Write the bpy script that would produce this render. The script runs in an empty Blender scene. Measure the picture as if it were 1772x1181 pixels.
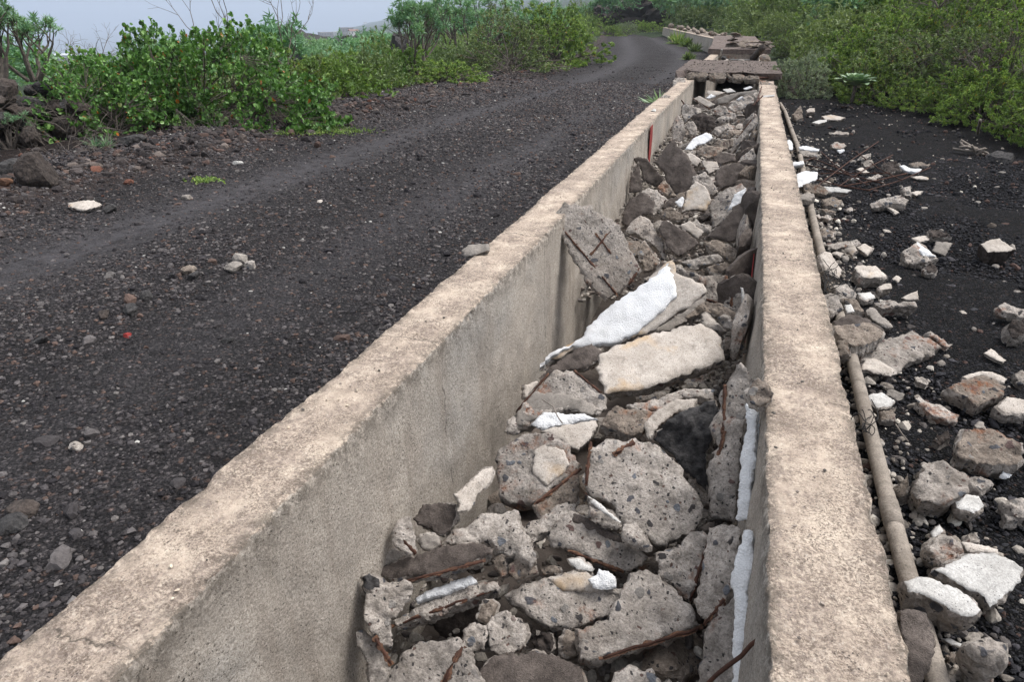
import bpy, math, random
import numpy as np
from mathutils import Matrix, Vector
from mathutils.geometry import delaunay_2d_cdt
S = bpy.context.scene
COL = S.collection

# ---------------------------------------------------------------- camera
CZ = 1.45; F = 1181.0
_p = math.atan(567/1181); _a = math.radians(18.0)
ca, sa, cp, sp = math.cos(_a), math.sin(_a), math.cos(_p), math.sin(_p)
RV = np.array((ca, sa, 0.0)); FV = np.array((-sa*cp, ca*cp, -sp)); UV = np.array((-sa*sp, ca*sp, cp))
CAM = np.array((0.0, 0.0, CZ))
cd = bpy.data.cameras.new('camera'); cam = bpy.data.objects.new('camera', cd); COL.objects.link(cam)
cd.sensor_width = 36.0; cd.lens = 24.0; cd.clip_start = 0.05; cd.clip_end = 40000
m = Matrix.Identity(4)
for i in range(3):
    m[i][0] = RV[i]; m[i][1] = UV[i]; m[i][2] = -FV[i]; m[i][3] = CAM[i]
cam.matrix_world = m
S.camera = cam
S.render.resolution_x = 1024; S.render.resolution_y = 683

# ---------------------------------------------------------------- sky, sun, exposure
SUN_EL, SUN_AZ = math.radians(62), math.radians(60)    # azimuth from +Y towards +X
W = bpy.data.worlds.new('World'); S.world = W; W.use_nodes = True
wn, wl = W.node_tree.nodes, W.node_tree.links
wn.clear()
sky = wn.new('ShaderNodeTexSky'); sky.sky_type = 'NISHITA'; sky.sun_disc = False
sky.sun_elevation = SUN_EL; sky.sun_rotation = SUN_AZ
sky.air_density = 1.0; sky.dust_density = 3.0; sky.ozone_density = 1.0
hs = wn.new('ShaderNodeHueSaturation'); hs.inputs['Saturation'].default_value = 0.30
bg = wn.new('ShaderNodeBackground'); bg.inputs['Strength'].default_value = 0.13
wo = wn.new('ShaderNodeOutputWorld')
wl.new(sky.outputs[0], hs.inputs['Color']); wl.new(hs.outputs[0], bg.inputs['Color']); wl.new(bg.outputs[0], wo.inputs[0])
sd = bpy.data.lights.new('sun', 'SUN'); sd.energy = 1.2; sd.angle = math.radians(26); sd.color = (1.0, 0.97, 0.93)
so = bpy.data.objects.new('sun', sd); COL.objects.link(so)
_sd = Vector((math.sin(SUN_AZ)*math.cos(SUN_EL), math.cos(SUN_AZ)*math.cos(SUN_EL), math.sin(SUN_EL)))
so.rotation_euler = _sd.to_track_quat('Z', 'Y').to_euler(); so.location = (0, 0, 30)
S.view_settings.view_transform = 'Standard'; S.view_settings.look = 'None'
S.view_settings.exposure = 1.27; S.view_settings.gamma = 1.0
S.cycles.use_denoising = True
S.cycles.max_bounces = 6; S.cycles.diffuse_bounces = 2; S.cycles.glossy_bounces = 2
S.cycles.transmission_bounces = 3; S.cycles.transparent_max_bounces = 4; S.cycles.volume_bounces = 2
S.cycles.caustics_reflective = False; S.cycles.caustics_refractive = False

# ---------------------------------------------------------------- numpy helpers
def h3(ix, iy, iz, seed):
    n = (ix.astype(np.int64)*374761393 + iy.astype(np.int64)*668265263 + iz.astype(np.int64)*1274126177 + seed*974711) & 0xffffffff
    n = ((n ^ (n >> 13))*1103515245) & 0xffffffff
    n = ((n ^ (n >> 16))*2654435761) & 0xffffffff
    return ((n ^ (n >> 15)) & 0xffffff)/8388607.5 - 1.0
def vnoise(P, f=1.0, seed=0):
    p = np.asarray(P, float)*f + 100.37
    i = np.floor(p); t = p - i; t = t*t*(3-2*t)
    x, y, z = i[:, 0], i[:, 1], i[:, 2]
    r = 0
    for dx in (0, 1):
        wx = t[:, 0] if dx else 1-t[:, 0]
        for dy in (0, 1):
            wy = t[:, 1] if dy else 1-t[:, 1]
            for dz in (0, 1):
                wz = t[:, 2] if dz else 1-t[:, 2]
                r = r + wx*wy*wz*h3(x+dx, y+dy, z+dz, seed)
    return r
def fbm(P, f=1.0, o=4, seed=0, g=0.5):
    a, s = 1.0, 0.0
    for k in range(o):
        s = s + a*vnoise(P, f, seed+k*17); f *= 2.03; a *= g
    return s
def sm(t): t = np.clip(t, 0, 1); return t*t*(3-2*t)
def nrm(v): v = np.asarray(v, float); return v/np.maximum(np.linalg.norm(v, axis=-1, keepdims=True), 1e-9)
def px_ray(px, py): return RV*((px-886)/F) + UV*((590.5-py)/F) + FV      # direction through a photo pixel
def at(px, py, z): d = px_ray(px, py); return CAM + d*((z-CZ)/d[2])

def mesh_np(name, V, Fc, mats=(), mi=None, smooth=False, attr=None):
    """V (n,3); Fc = array (m,k) or list of such arrays"""
    V = np.asarray(V, np.float32)
    if isinstance(Fc, np.ndarray): Fc = [Fc]
    Fc = [f for f in Fc if len(f)]
    me = bpy.data.meshes.new(name)
    me.vertices.add(len(V)); me.vertices.foreach_set('co', V.ravel())
    nl = sum(f.size for f in Fc); nf = sum(len(f) for f in Fc)
    me.loops.add(nl); me.polygons.add(nf)
    me.loops.foreach_set('vertex_index', np.concatenate([f.ravel() for f in Fc]).astype(np.int32))
    tot = np.concatenate([np.full(len(f), f.shape[1]) for f in Fc]).astype(np.int32)
    st = np.concatenate([[0], np.cumsum(tot)[:-1]]).astype(np.int32)
    me.polygons.foreach_set('loop_start', st); me.polygons.foreach_set('loop_total', tot)
    for mt in mats: me.materials.append(mt)
    if mi is not None: me.polygons.foreach_set('material_index', np.asarray(mi, np.int32))
    if smooth is True: me.polygons.foreach_set('use_smooth', np.ones(nf, bool))
    elif smooth is not False: me.polygons.foreach_set('use_smooth', np.asarray(smooth, bool))
    else: me.polygons.foreach_set('use_smooth', np.zeros(nf, bool))
    if attr:
        for k, v in attr.items():
            v = np.asarray(v, np.float32)
            if v.ndim == 1:
                a = me.attributes.new(k, 'FLOAT', 'POINT'); a.data.foreach_set('value', v)
            else:
                a = me.attributes.new(k, 'FLOAT_COLOR', 'POINT')
                if v.shape[1] == 3: v = np.concatenate([v, np.ones((len(v), 1), np.float32)], 1)
                a.data.foreach_set('color', v.ravel())
    me.update(calc_edges=True); me.validate()
    return me
def link(name, me, loc=(0, 0, 0), parent=None, label=None, cat=None, group=None, kind=None):
    o = bpy.data.objects.new(name, me); COL.objects.link(o); o.location = loc
    if parent is not None: o.parent = parent
    if label: o['label'] = label
    if cat: o['category'] = cat
    if group: o['group'] = group
    if kind: o['kind'] = kind
    return o
def grid_faces(nu, nv, wrap=False):
    a = np.arange(nu-1)[:, None]*nv; b = np.arange(nv if wrap else nv-1)[None, :]
    b2 = (b+1) % nv
    return np.stack([a+b, a+b2, a+nv+b2, a+nv+b], -1).reshape(-1, 4)
def tubes(segs, k=5):
    """segs: (n,8) p0 p1 r0 r1 -> V, F"""
    s = np.asarray(segs, float); n = len(s)
    p0, p1 = s[:, :3], s[:, 3:6]; d = nrm(p1-p0)
    ref = np.where(np.abs(d[:, 2:3]) < .9, [[0, 0, 1.0]], [[1.0, 0, 0]])
    u = nrm(np.cross(d, ref)); v = np.cross(d, u)
    an = np.arange(k)*2*math.pi/k
    c = (np.cos(an)[None, :, None]*u[:, None]+np.sin(an)[None, :, None]*v[:, None])
    V = np.concatenate([p0[:, None]+c*s[:, 6, None, None], p1[:, None]+c*s[:, 7, None, None]], 1).reshape(-1, 3)
    j = np.arange(k); j2 = (j+1) % k
    f = np.stack([j, j2, j2+k, j+k], -1)[None]+(np.arange(n)*2*k)[:, None, None]
    caps = np.stack([np.arange(k)[::-1], np.arange(k)+k], 0)[None]+(np.arange(n)*2*k)[:, None, None]
    return V, [f.reshape(-1, 4), caps.reshape(-1, k)]
def poly_tube(pts, rad, k=8, jit=0.0, seed=0):
    """one continuous bent tube with end caps"""
    pts = np.asarray(pts, float); n = len(pts)
    rad = np.full(n, rad) if np.isscalar(rad) else np.asarray(rad)
    t = np.gradient(pts, axis=0); d = nrm(t)
    ref = np.array([0.13, 0.2, 1.0]) if abs(d[:, 2]).mean() < .8 else np.array([1.0, .1, 0])
    u = nrm(np.cross(d, ref)); v = np.cross(d, u)
    an = np.arange(k)*2*math.pi/k
    V = pts[:, None]+(np.cos(an)[None, :, None]*u[:, None]+np.sin(an)[None, :, None]*v[:, None])*rad[:, None, None]
    V = V.reshape(-1, 3)
    if jit: V = V+jit*np.stack([vnoise(V, 60, seed+i) for i in range(3)], 1)
    return V, [grid_faces(n, k, True), np.array([np.arange(k)[::-1], np.arange(k)+(n-1)*k])]
def resample(pts, step):
    pts = np.asarray(pts, float); out = []
    for a, b in zip(pts[:-1], pts[1:]):
        n = max(1, int(np.linalg.norm(b-a)/step))
        out += [a+(b-a)*i/n for i in range(n)]
    return np.array(out+[pts[-1]])

# ---------------------------------------------------------------- material helpers
class N:
    def __init__(s, name, rough=0.9, spec=0.25):
        s.m = bpy.data.materials.new(name); s.m.use_nodes = True; s.t = s.m.node_tree; s.n = s.t.nodes
        s.b = s.n['Principled BSDF']; s.b.inputs['Roughness'].default_value = rough
        s.b.inputs['Specular IOR Level'].default_value = spec
        s.pos = s.n.new('ShaderNodeNewGeometry').outputs['Position']
    def L(s, a, b): s.t.links.new(a, b)
    def put(s, sock, v):
        if hasattr(v, 'links') or hasattr(v, 'is_output'): s.L(v, sock)
        elif isinstance(v, (tuple, list)) and len(v) == 3 and sock.type == 'RGBA': sock.default_value = (*v, 1)
        else: sock.default_value = v
    def noise(s, sc, det=4, rough=.55, vec=None, dist=0.0):
        x = s.n.new('ShaderNodeTexNoise'); x.inputs['Scale'].default_value = sc; x.inputs['Detail'].default_value = det
        x.inputs['Roughness'].default_value = rough; x.inputs['Distortion'].default_value = dist
        s.L(vec or s.pos, x.inputs['Vector']); return x.outputs['Fac']
    def vor(s, sc, vec=None, feat='F1', rnd=1.0, out='Distance'):
        x = s.n.new('ShaderNodeTexVoronoi'); x.feature = feat; x.inputs['Scale'].default_value = sc
        x.inputs['Randomness'].default_value = rnd
        s.L(vec or s.pos, x.inputs['Vector'])
        return x.outputs if out is None else x.outputs[out]
    def ramp(s, f, *st, mode='LINEAR'):
        x = s.n.new('ShaderNodeValToRGB'); r = x.color_ramp; r.interpolation = mode
        while len(r.elements) < len(st): r.elements.new(.5)
        for e, (p, c) in zip(r.elements, st):
            e.position = p; e.color = (c, c, c, 1) if isinstance(c, (int, float)) else (*c, 1)
        s.L(f, x.inputs[0]); return x.outputs[0]
    def mix(s, f, a, b, mode='MIX'):
        x = s.n.new('ShaderNodeMix'); x.data_type = 'RGBA'; x.blend_type = mode
        s.put(x.inputs[0], f); s.put(x.inputs[6], a); s.put(x.inputs[7], b); return x.outputs[2]
    def math(s, op, a, b=0.0, clamp=False):
        x = s.n.new('ShaderNodeMath'); x.operation = op; x.use_clamp = clamp
        s.put(x.inputs[0], a); s.put(x.inputs[1], b); return x.outputs[0]
    def attr(s, name, out='Fac'):
        x = s.n.new('ShaderNodeAttribute'); x.attribute_name = name; return x.outputs[out]
    def warp(s, amt, sc):
        x = s.n.new('ShaderNodeTexNoise'); x.inputs['Scale'].default_value = sc; x.inputs['Detail'].default_value = 2
        s.L(s.pos, x.inputs['Vector'])
        q = s.n.new('ShaderNodeVectorMath'); q.operation = 'MULTIPLY_ADD'
        s.L(x.outputs['Color'], q.inputs[0]); q.inputs[1].default_value = (amt,)*3; s.L(s.pos, q.inputs[2]); return q.outputs[0]
    def stretch(s, v):
        q = s.n.new('ShaderNodeVectorMath'); q.operation = 'MULTIPLY'; s.L(s.pos, q.inputs[0]); q.inputs[1].default_value = v; return q.outputs[0]
    def rnd(s): return s.n.new('ShaderNodeObjectInfo').outputs['Random']
    def xyz(s, which, v=None):
        q = s.n.new('ShaderNodeSeparateXYZ'); s.L(v or s.pos, q.inputs[0]); return q.outputs[which]
    def nz(s):
        g = s.n.new('ShaderNodeNewGeometry'); return s.xyz('Z', g.outputs['True Normal'])
    def bump(s, h, dist=.004, st=1.0, prev=None):
        x = s.n.new('ShaderNodeBump'); x.inputs['Distance'].default_value = dist; x.inputs['Strength'].default_value = st
        s.L(h, x.inputs['Height'])
        if prev: s.L(prev, x.inputs['Normal'])
        return x.outputs[0]
    def fin(s, col, bump=None, rough=None):
        s.put(s.b.inputs['Base Color'], col)
        if bump: s.L(bump, s.b.inputs['Normal'])
        if rough is not None: s.put(s.b.inputs['Roughness'], rough)
        return s.m

def objvar(n, col, lo=.8, hi=1.2):
    r = n.ramp(n.rnd(), (0, lo), (1, hi)) ; return n.mix(1.0, col, r, 'MULTIPLY')
def mat_aggregate(name='broken concrete', lo=(.16, .14, .12), hi=(.50, .45, .405), stone=.55):
    n = N(name, .92); w = n.warp(.045, 26)
    col = n.ramp(n.noise(16, 9, .8), (.34, lo), (.62, hi))
    col = n.mix(n.ramp(n.noise(110, 6, .8), (.38, .55), (.54, 0)), col, tuple(v*.45 for v in lo))
    col = n.mix(n.ramp(n.noise(60, 5, .75), (.56, 0), (.70, .35)), col, (.55, .50, .44))
    col = n.mix(n.ramp(n.noise(2.6, 4, .6), (.52, 0), (.68, .45)), col, (.20, .165, .135))
    v1 = n.vor(24, w, out=None); rc = n.xyz('X', v1['Color'])
    m1 = n.math('MULTIPLY', n.ramp(n.math('ADD', v1['Distance'], n.math('MULTIPLY', n.xyz('Z', v1['Color']), .22)), (.36, 1), (.42, 0)), n.ramp(rc, (stone, 0), (stone+.02, 1)))
    sc = n.ramp(n.xyz('Y', v1['Color']), (0, (.09, .09, .10)), (.3, (.16, .17, .19)), (.5, (.14, .09, .08)), (.65, (.05, .045, .045)), (.78, (.26, .24, .22)), mode='CONSTANT')
    sc = n.mix(.35, sc, n.ramp(n.noise(160, 3), (.3, .02), (.7, .3)), 'OVERLAY')
    v2 = n.vor(66, n.warp(.018, 70), out=None)
    m2 = n.math('MULTIPLY', n.ramp(n.math('ADD', v2['Distance'], n.math('MULTIPLY', n.xyz('Z', v2['Color']), .3)), (.32, 1), (.40, 0)), n.ramp(n.xyz('X', v2['Color']), (.45, 0), (.48, .92)))
    s2 = n.ramp(n.xyz('Y', v2['Color']), (0, (.035, .032, .034)), (.45, (.10, .06, .05)), (.7, (.02, .02, .022)), mode='CONSTANT')
    col = n.mix(m2, col, s2); col = n.mix(m1, col, sc)
    ru = n.math('MULTIPLY', n.ramp(n.noise(5.5, 5, .6), (.585, 0), (.66, 1)), n.ramp(n.noise(45, 4, .7), (.38, 0.0), (.6, .8)))
    col = n.mix(ru, col, (.21, .08, .035))
    col = objvar(n, col)
    pit = n.ramp(n.vor(210), (.0, 0), (.35, 1))
    h = n.math('ADD', n.noise(55, 6, .7), n.math('MULTIPLY', m1, .25)); h = n.math('SUBTRACT', h, n.math('MULTIPLY', m2, .2))
    b = n.bump(pit, .0018, .7); b = n.bump(h, .02, .8, b)
    return n.fin(col, b, n.ramp(m1, (0, .95), (1, .6)))
def mat_skin(name, lo, hi, spot=.5, bsc=220, pit=.0012, rust=False):
    n = N(name, .9)
    col = n.ramp(n.noise(7, 8, .72), (.34, lo), (.62, hi))
    col = n.mix(n.ramp(n.noise(190, 4, .8), (.42, .5), (.56, 0)), col, tuple(v*.55 for v in lo))
    d = n.mix(n.ramp(n.noise(15, 8, .8), (.50, 0), (.66, .75)), col, tuple(v*.5 for v in lo))
    v = n.vor(bsc, n.warp(.004, 90), out=None)
    ms = n.math('MULTIPLY', n.ramp(v['Distance'], (.16, 1), (.26, 0)), n.ramp(n.xyz('X', v['Color']), (1-spot, 0), (1.02-spot, 1)))
    d = n.mix(n.math('MULTIPLY', ms, .8), d, tuple(v_*.3 for v_ in lo))
    if rust: d = n.mix(n.ramp(n.noise(4.5, 4), (.58, 0), (.7, .6)), d, (.42, .27, .12))
    d = objvar(n, d, .88, 1.12)
    b = n.bump(n.math('SUBTRACT', n.noise(300, 3), ms), pit, .9); b = n.bump(n.noise(40, 5, .6), .006, .7, b)
    return n.fin(d, b)
def mat_plain(name, lo, hi, sc=20, bs=60, bd=.004, rough=.9, spec=.25, var=(.8, 1.2)):
    n = N(name, rough, spec); col = objvar(n, n.ramp(n.noise(sc, 6, .65), (.3, lo), (.7, hi)), *var)
    return n.fin(col, n.bump(n.noise(bs, 6, .7), bd, .9))
def mat_foam():
    n = N('expanded foam', .95, .05); v = n.vor(170)
    col = n.mix(n.ramp(n.noise(12, 5), (.45, 0), (.8, .35)), (.62, .625, .63), (.40, .38, .345))
    col = n.mix(n.ramp(v, (.45, 0), (.8, .3)), col, (.45, .45, .46))
    b = n.bump(n.ramp(v, (0, 1), (.8, 0)), .0022, .9); b = n.bump(n.noise(28, 3, .5), .003, .6, b)
    return n.fin(col, b)
def mat_cinder(name, dark, lite, warm, sc=75, attr=False):
    n = N(name, .93, .2); w = n.warp(.01, 40)
    v = n.vor(sc, w, out=None); v2 = n.vor(sc*2.3, w, out=None)
    c = n.ramp(n.xyz('X', v['Color']), (0, dark), (.55, tuple((a+b)/2 for a, b in zip(dark, lite))), (.8, lite), (.93, warm), mode='CONSTANT')
    c2 = n.ramp(n.xyz('Y', v2['Color']), (0, dark), (.7, lite), (.95, tuple(x*2.2 for x in lite)), mode='CONSTANT')
    c = n.mix(.5, c, c2)
    c = n.mix(n.ramp(v['Distance'], (.45, 0), (.75, .75)), c, tuple(x*.35 for x in dark))
    big = n.noise(1.3, 5, .6)
    c = n.mix(1.0, c, n.ramp(big, (.3, .72), (.7, 1.28)), 'MULTIPLY')
    c = n.mix(1.0, c, n.ramp(n.noise(17, 7, .8), (.36, .5), (.62, 1.6)), 'MULTIPLY')
    b1 = n.bump(n.ramp(v2['Distance'], (0, 1), (.8, 0)), .006, .8)
    hb = n.bump(n.ramp(v['Distance'], (0, 1), (.8, 0)), .018, .9, b1)
    if attr:
        r = n.attr('rut'); fine = n.ramp(n.noise(160, 4, .7), (.3, (.038, .036, .039)), (.7, (.066, .062, .067)))
        fine = n.mix(n.ramp(n.vor(130, out='Distance'), (.06, .8), (.14, 0)), fine, (.2, .19, .19))
        rr = n.math('MULTIPLY', r, n.ramp(n.noise(9, 8, .8), (.38, .15), (.58, .85)))
        c = n.mix(rr, c, fine)
        e = n.attr('verge'); c = n.mix(n.math('MULTIPLY', e, .6), c, n.ramp(n.noise(14, 5), (.35, (.035, .024, .02)), (.7, (.09, .055, .043))))
        nb = n.bump(n.noise(150, 4), .003, .6)
        mx = n.n.new('ShaderNodeMix'); mx.data_type = 'VECTOR'; n.L(rr, mx.inputs[0]); n.L(hb, mx.inputs[4]); n.L(nb, mx.inputs[5]); hb = mx.outputs[1]
    return n.fin(c, hb)
def mat_leaf(name, c0, c1, c2, trans=.25, dead=(.35, .13, .03), pd=.985, rough=.55):
    n = N(name, rough, .35); a = n.attr('lv')
    col = n.ramp(a, (0, c0), (.45, c1), (pd-.02, c2), (pd, dead))
    col = objvar(n, col, .82, 1.18)
    n.put(n.b.inputs['Base Color'], col)
    tr = n.n.new('ShaderNodeBsdfTranslucent'); n.L(n.mix(1.0, col, (1.3, 1.4, .6), 'MULTIPLY'), tr.inputs[0])
    ms = n.n.new('ShaderNodeMixShader'); ms.inputs[0].default_value = trans
    n.L(n.b.outputs[0], ms.inputs[1]); n.L(tr.outputs[0], ms.inputs[2]); n.L(ms.outputs[0], n.n['Material Output'].inputs[0])
    return n.m
def mat_vcol(name, rough=.93):
    n = N(name, rough, .2); c = n.mix(.5, n.attr('col', 'Color'), n.ramp(n.noise(90, 5, .7), (.3, .1), (.7, .9)), 'OVERLAY')
    return n.fin(c, n.bump(n.noise(110, 5, .7), .004, .9))
def mat_wall():
    n = N('weathered rendered concrete', .94, .15)
    top = n.ramp(n.noise(7, 7, .65), (.3, (.30, .245, .195)), (.48, (.50, .41, .33)), (.68, (.64, .54, .435)))
    # brown-grey crust in patches, denser grain
    p1 = n.noise(3.6, 9, .78, vec=n.stretch((1.5, 1.0, 1.0)))
    grain = n.noise(70, 5, .75)
    crust = n.math('MULTIPLY', n.ramp(p1, (.45, .03), (.56, 1)), n.ramp(grain, (.40, .1), (.56, .95)))
    top = n.mix(crust, top, n.ramp(n.noise(40, 4), (.3, (.15, .115, .095)), (.7, (.33, .27, .23))))
    top = n.mix(n.math('MULTIPLY', n.ramp(n.noise(150, 5, .8), (.43, .85), (.55, 0)), n.ramp(n.noise(6.5, 8, .75), (.42, .12), (.55, 1))), top, (.13, .10, .08))
    top = n.mix(n.ramp(n.noise(85, 5, .8), (.56, 0), (.68, .6)), top, (.66, .58, .49))
    speck = n.math('MULTIPLY', n.ramp(n.vor(120, n.warp(.01, 60)), (.20, 1), (.32, 0)), n.ramp(n.noise(9, 5, .7), (.5, 0), (.6, 1)))
    top = n.mix(n.math('MULTIPLY', speck, .85), top, (.06, .05, .045))
    face = n.ramp(n.noise(2.1, 8, .68), (.3, (.29, .26, .225)), (.48, (.43, .385, .335)), (.7, (.55, .49, .42)))
    face = n.mix(n.ramp(n.noise(1.1, 3), (.5, 0), (.68, .55)), face, (.30, .305, .30))
    face = n.mix(n.ramp(n.noise(7, 8, .75, vec=n.stretch((1, 1, .16))), (.50, 0), (.66, .35)), face, (.17, .13, .10))
    pits = n.math('MULTIPLY', n.ramp(n.vor(85, n.warp(.02, 50)), (.14, 1), (.22, 0)), n.ramp(n.noise(14, 3), (.42, 0), (.55, .9)))
    face = n.mix(pits, face, (.05, .045, .04))
    face = n.mix(n.ramp(n.noise(130, 6, .82), (.42, .62), (.55, 0)), face, (.15, .125, .10))
    face = n.mix(n.ramp(n.noise(70, 5, .8), (.57, 0), (.68, .5)), face, (.60, .545, .48))
    isTop = n.ramp(n.math('ADD', n.nz(), n.math('MULTIPLY', n.math('SUBTRACT', n.noise(30, 4, .7), .5), .8)), (.5, 0), (.75, 1))
    c = n.mix(isTop, face, top)
    yy = n.math('ADD', n.xyz('Y'), n.math('MULTIPLY', n.noise(6, 5, .7), .14)); cr = n.math('ABSOLUTE', n.math('SUBTRACT', n.math('FRACT', n.math('DIVIDE', yy, 1.43)), .5))
    c = n.mix(n.math('MULTIPLY', n.ramp(cr, (.0012, .9), (.0026, 0)), n.ramp(n.noise(3.1, 3), (.44, 0), (.5, 1))), c, (.07, .06, .05))
    edge = n.math('MULTIPLY', n.attr('edge'), n.ramp(n.noise(24, 7, .8), (.44, 0), (.54, 1)))
    c = n.mix(n.math('MULTIPLY', edge, .8), c, (.10, .085, .07))
    g = n.bump(n.noise(240, 4, .7), .002, .9); g = n.bump(n.math('SUBTRACT', n.noise(75, 6, .72), n.math('MULTIPLY', pits, .5)), .010, .9, g)
    return n.fin(c, g)

M = dict(
 agg=mat_aggregate(), agg2=mat_aggregate('brown broken concrete', (.10, .08, .066), (.30, .25, .205), .6),
 cream=mat_skin('speckled cream render', (.36, .315, .27), (.53, .48, .43), .5, 115, rust=True),
 white=mat_skin('pale limewashed render', (.42, .405, .38), (.60, .585, .56), .3, 150),
 grey=mat_skin('smooth grey concrete', (.20, .18, .16), (.33, .295, .26), .3),
 dark=mat_skin('dark weathered crust', (.05, .040, .035), (.15, .125, .11), .35, 200, .004),
 foam=mat_foam(), lava=mat_plain('black lava', (.012, .012, .013), (.085, .08, .078), 45, 60, .02),
 brown=mat_plain('brown lava', (.018, .015, .014), (.095, .076, .066), 35, 60, .02),
 rust=mat_plain('rusted steel', (.022, .013, .011), (.085, .038, .025), 40, 150, .002),
 ruststain=mat_skin('rust stained concrete', (.055, .03, .022), (.19, .10, .06), .4, 160),
 red=mat_plain('red paint', (.16, .02, .018), (.28, .045, .04), 30, 100, .001),
 pipe=mat_skin('dusty grey pipe', (.17, .145, .12), (.31, .27, .23), .12, 70, .0006),
 bark=mat_plain('grey bark', (.06, .05, .043), (.17, .145, .125), 30, 80, .004),
 twig=mat_plain('dead twig', (.14, .12, .10), (.30, .26, .225), 30, 80, .002),
 wall=mat_wall(), stone=mat_vcol('loose stones'),
 road=mat_cinder('volcanic cinder road', (.014, .0125, .0135), (.052, .046, .046), (.085, .055, .044), 62, True),
 lapilli=mat_cinder('black lapilli', (.007, .007, .008), (.024, .024, .027), (.06, .04, .034), 95),
)

ORD = ['first', 'second', 'third', 'fourth', 'fifth', 'sixth', 'seventh', 'eighth', 'ninth', 'tenth', 'eleventh', 'twelfth', 'thirteenth', 'fourteenth', 'fifteenth', 'sixteenth', 'seventeenth', 'eighteenth', 'nineteenth', 'twentieth']
# ---------------------------------------------------------------- terrain
def chan_shift(y): y = np.asarray(y, float); return -0.5*sm((y-22)/16) - np.maximum(0, y-37)*0.2
def road_z(y): return 0.10 - 0.45*sm((np.asarray(y, float)-4)/30)
def edge_right(y):
    y = np.asarray(y, float); return np.interp(y, [0, 7, 9.3, 10.5, 12, 15, 17, 22], [4.9, 3.5, 3.05, 2.95, 2.58, 1.66, 0.95, 0.9])+np.where(y > 22, chan_shift(y), 0)
def edge_left(y): return np.interp(np.asarray(y, float), [0, 17, 28, 38, 66, 100], [-5.85, -6.0, -7.0, -8.6, -13.3, -30])
def near_left(x, y):
    e = edge_left(y); t = e - x
    return road_z(y) + np.where(t > 0, 0.10*sm(t/.5), 0.10*sm((t+.9)/.9)) - np.where(t > 1, 0.13*(t-1), 0) + np.where(t > 45, .075*(t-45), 0)
TPX = [-600, 100, 350, 500, 600, 700, 800, 900, 1000, 1312, 1800]
TYS = [[150, 150, 130, 112, 100, 92, 80, 70, 62, 52, -60], [135, 135, 112, 95, 86, 78, 66, 54, 40, 20, -150], [125, 122, 100, 84, 76, 68, 54, 40, 25, -10, -200],
       [112, 108, 88, 75, 64, 56, 42, 25, 5, -50, -250], [102, 98, 86, 72, 54, 42, 28, 10, -15, -90, -250], [90, 88, 84, 66, 46, 27, 12, -8, -40, -130, -250]]
def ground_z(x, y, inner=True):
    x, y = np.broadcast_arrays(np.asarray(x, float), np.asarray(y, float))
    cs = chan_shift(y)
    L = near_left(x, y)
    er = edge_right(y); t = x-er
    Rr = np.where(t > 0, np.where(t < 9, .20*t+0.02*t*t*.5, .20*9+.81+.30*(t-9)), 0.0)*1.0
    z = np.where(x < cs-0.4, L, Rr)
    if inner: z = np.where((x > cs-1.08) & (x < cs+.31) & (y < 37), -0.80, z)
    # beyond the bend the hillside closes in, and the coast swings outward
    far = sm((y-62)/60)
    s = x+0.40*np.maximum(0, y-55)-2
    hill = np.where(s > 0, .19*s, .075*s)
    D = np.hypot(x, y); Dm = np.maximum(D, 1)
    fx, fy = (x*RV[0]+y*RV[1]), (x*FV[0]+y*FV[1])/cp
    az = np.arctan2(fx, fy); pxs = 886+1310*np.tan(np.clip(az, -.85, .85))
    ln = np.log(np.clip(D, 60, 3000)); T_ = 0
    nd = np.log([60, 150, 300, 700, 1500, 3000])
    cols = np.stack([np.interp(pxs.ravel(), TPX, r_) for r_ in TYS], 0)
    k = np.clip(np.searchsorted(nd, ln.ravel())-1, 0, 4); t_ = (ln.ravel()-nd[k])/(nd[k+1]-nd[k]); ix = np.arange(cols.shape[1])
    ys_ = (cols[k, ix]*(1-t_)+cols[k+1, ix]*t_).reshape(x.shape)
    hill = CZ-np.clip(D, 60, 4200)*(ys_-23)/1310*np.cos(np.clip(az, -.85, .85))
    sea_ = sm((D-3000)/500)*(pxs < 620)+sm((D-4200)/800); hill = hill*(1-np.clip(sea_, 0, 1))-170*np.clip(sea_, 0, 1); hill = np.minimum(hill, 90)
    far = sm((D-50)/50)*sm((y-5)/30) if True else far
    z = z*(1-far)+hill*far
    P3 = np.stack([x.ravel(), y.ravel(), np.zeros(x.size)], 1)
    d = np.hypot(x, y)
    offr = np.where((x > edge_left(y)+.2) & (x < cs+1.2) & (y < 90), 0.0, 1.0)
    z = z+fbm(P3, .010, 4, 5).reshape(x.shape)*np.clip((d-60)/300, 0, 1)*np.clip(d, 0, 2600)*.003+fbm(P3, .15, 3, 9).reshape(x.shape)*np.clip((d-20)/40, 0, 1)*.35*offr
    return np.clip(z, -165.0, 95)
def axis(parts):
    out = []
    for a, b, n in parts: out += list(np.linspace(a, b, n, endpoint=False))
    return np.array(out+[parts[-1][1]])
gx = axis([(-8500, -2400, 12), (-2400, -400, 40), (-400, -60, 40), (-60, -12, 60), (-12, -1.5, 150), (-1.5, -.6, 30), (-.6, .2, 5), (.2, .5, 10), (.5, 5, 110), (5, 16, 60), (16, 80, 40), (80, 900, 30), (900, 5000, 12)])
gy = axis([(-30, -1, 12), (-1, 14, 230), (14, 40, 120), (40, 120, 80), (120, 700, 50), (700, 8500, 70)])
X, Y = np.meshgrid(gx, gy, indexing='ij'); Z = ground_z(X, Y)
onroad = (X < chan_shift(Y)-1.3) & (X > edge_left(Y)+.55) & (Y < 85)
Z = np.where(onroad, Z-.05, Z)
P3 = np.stack([X.ravel(), Y.ravel(), Z.ravel()], 1)
near = ((np.hypot(X, Y) < 30)).ravel()
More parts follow.
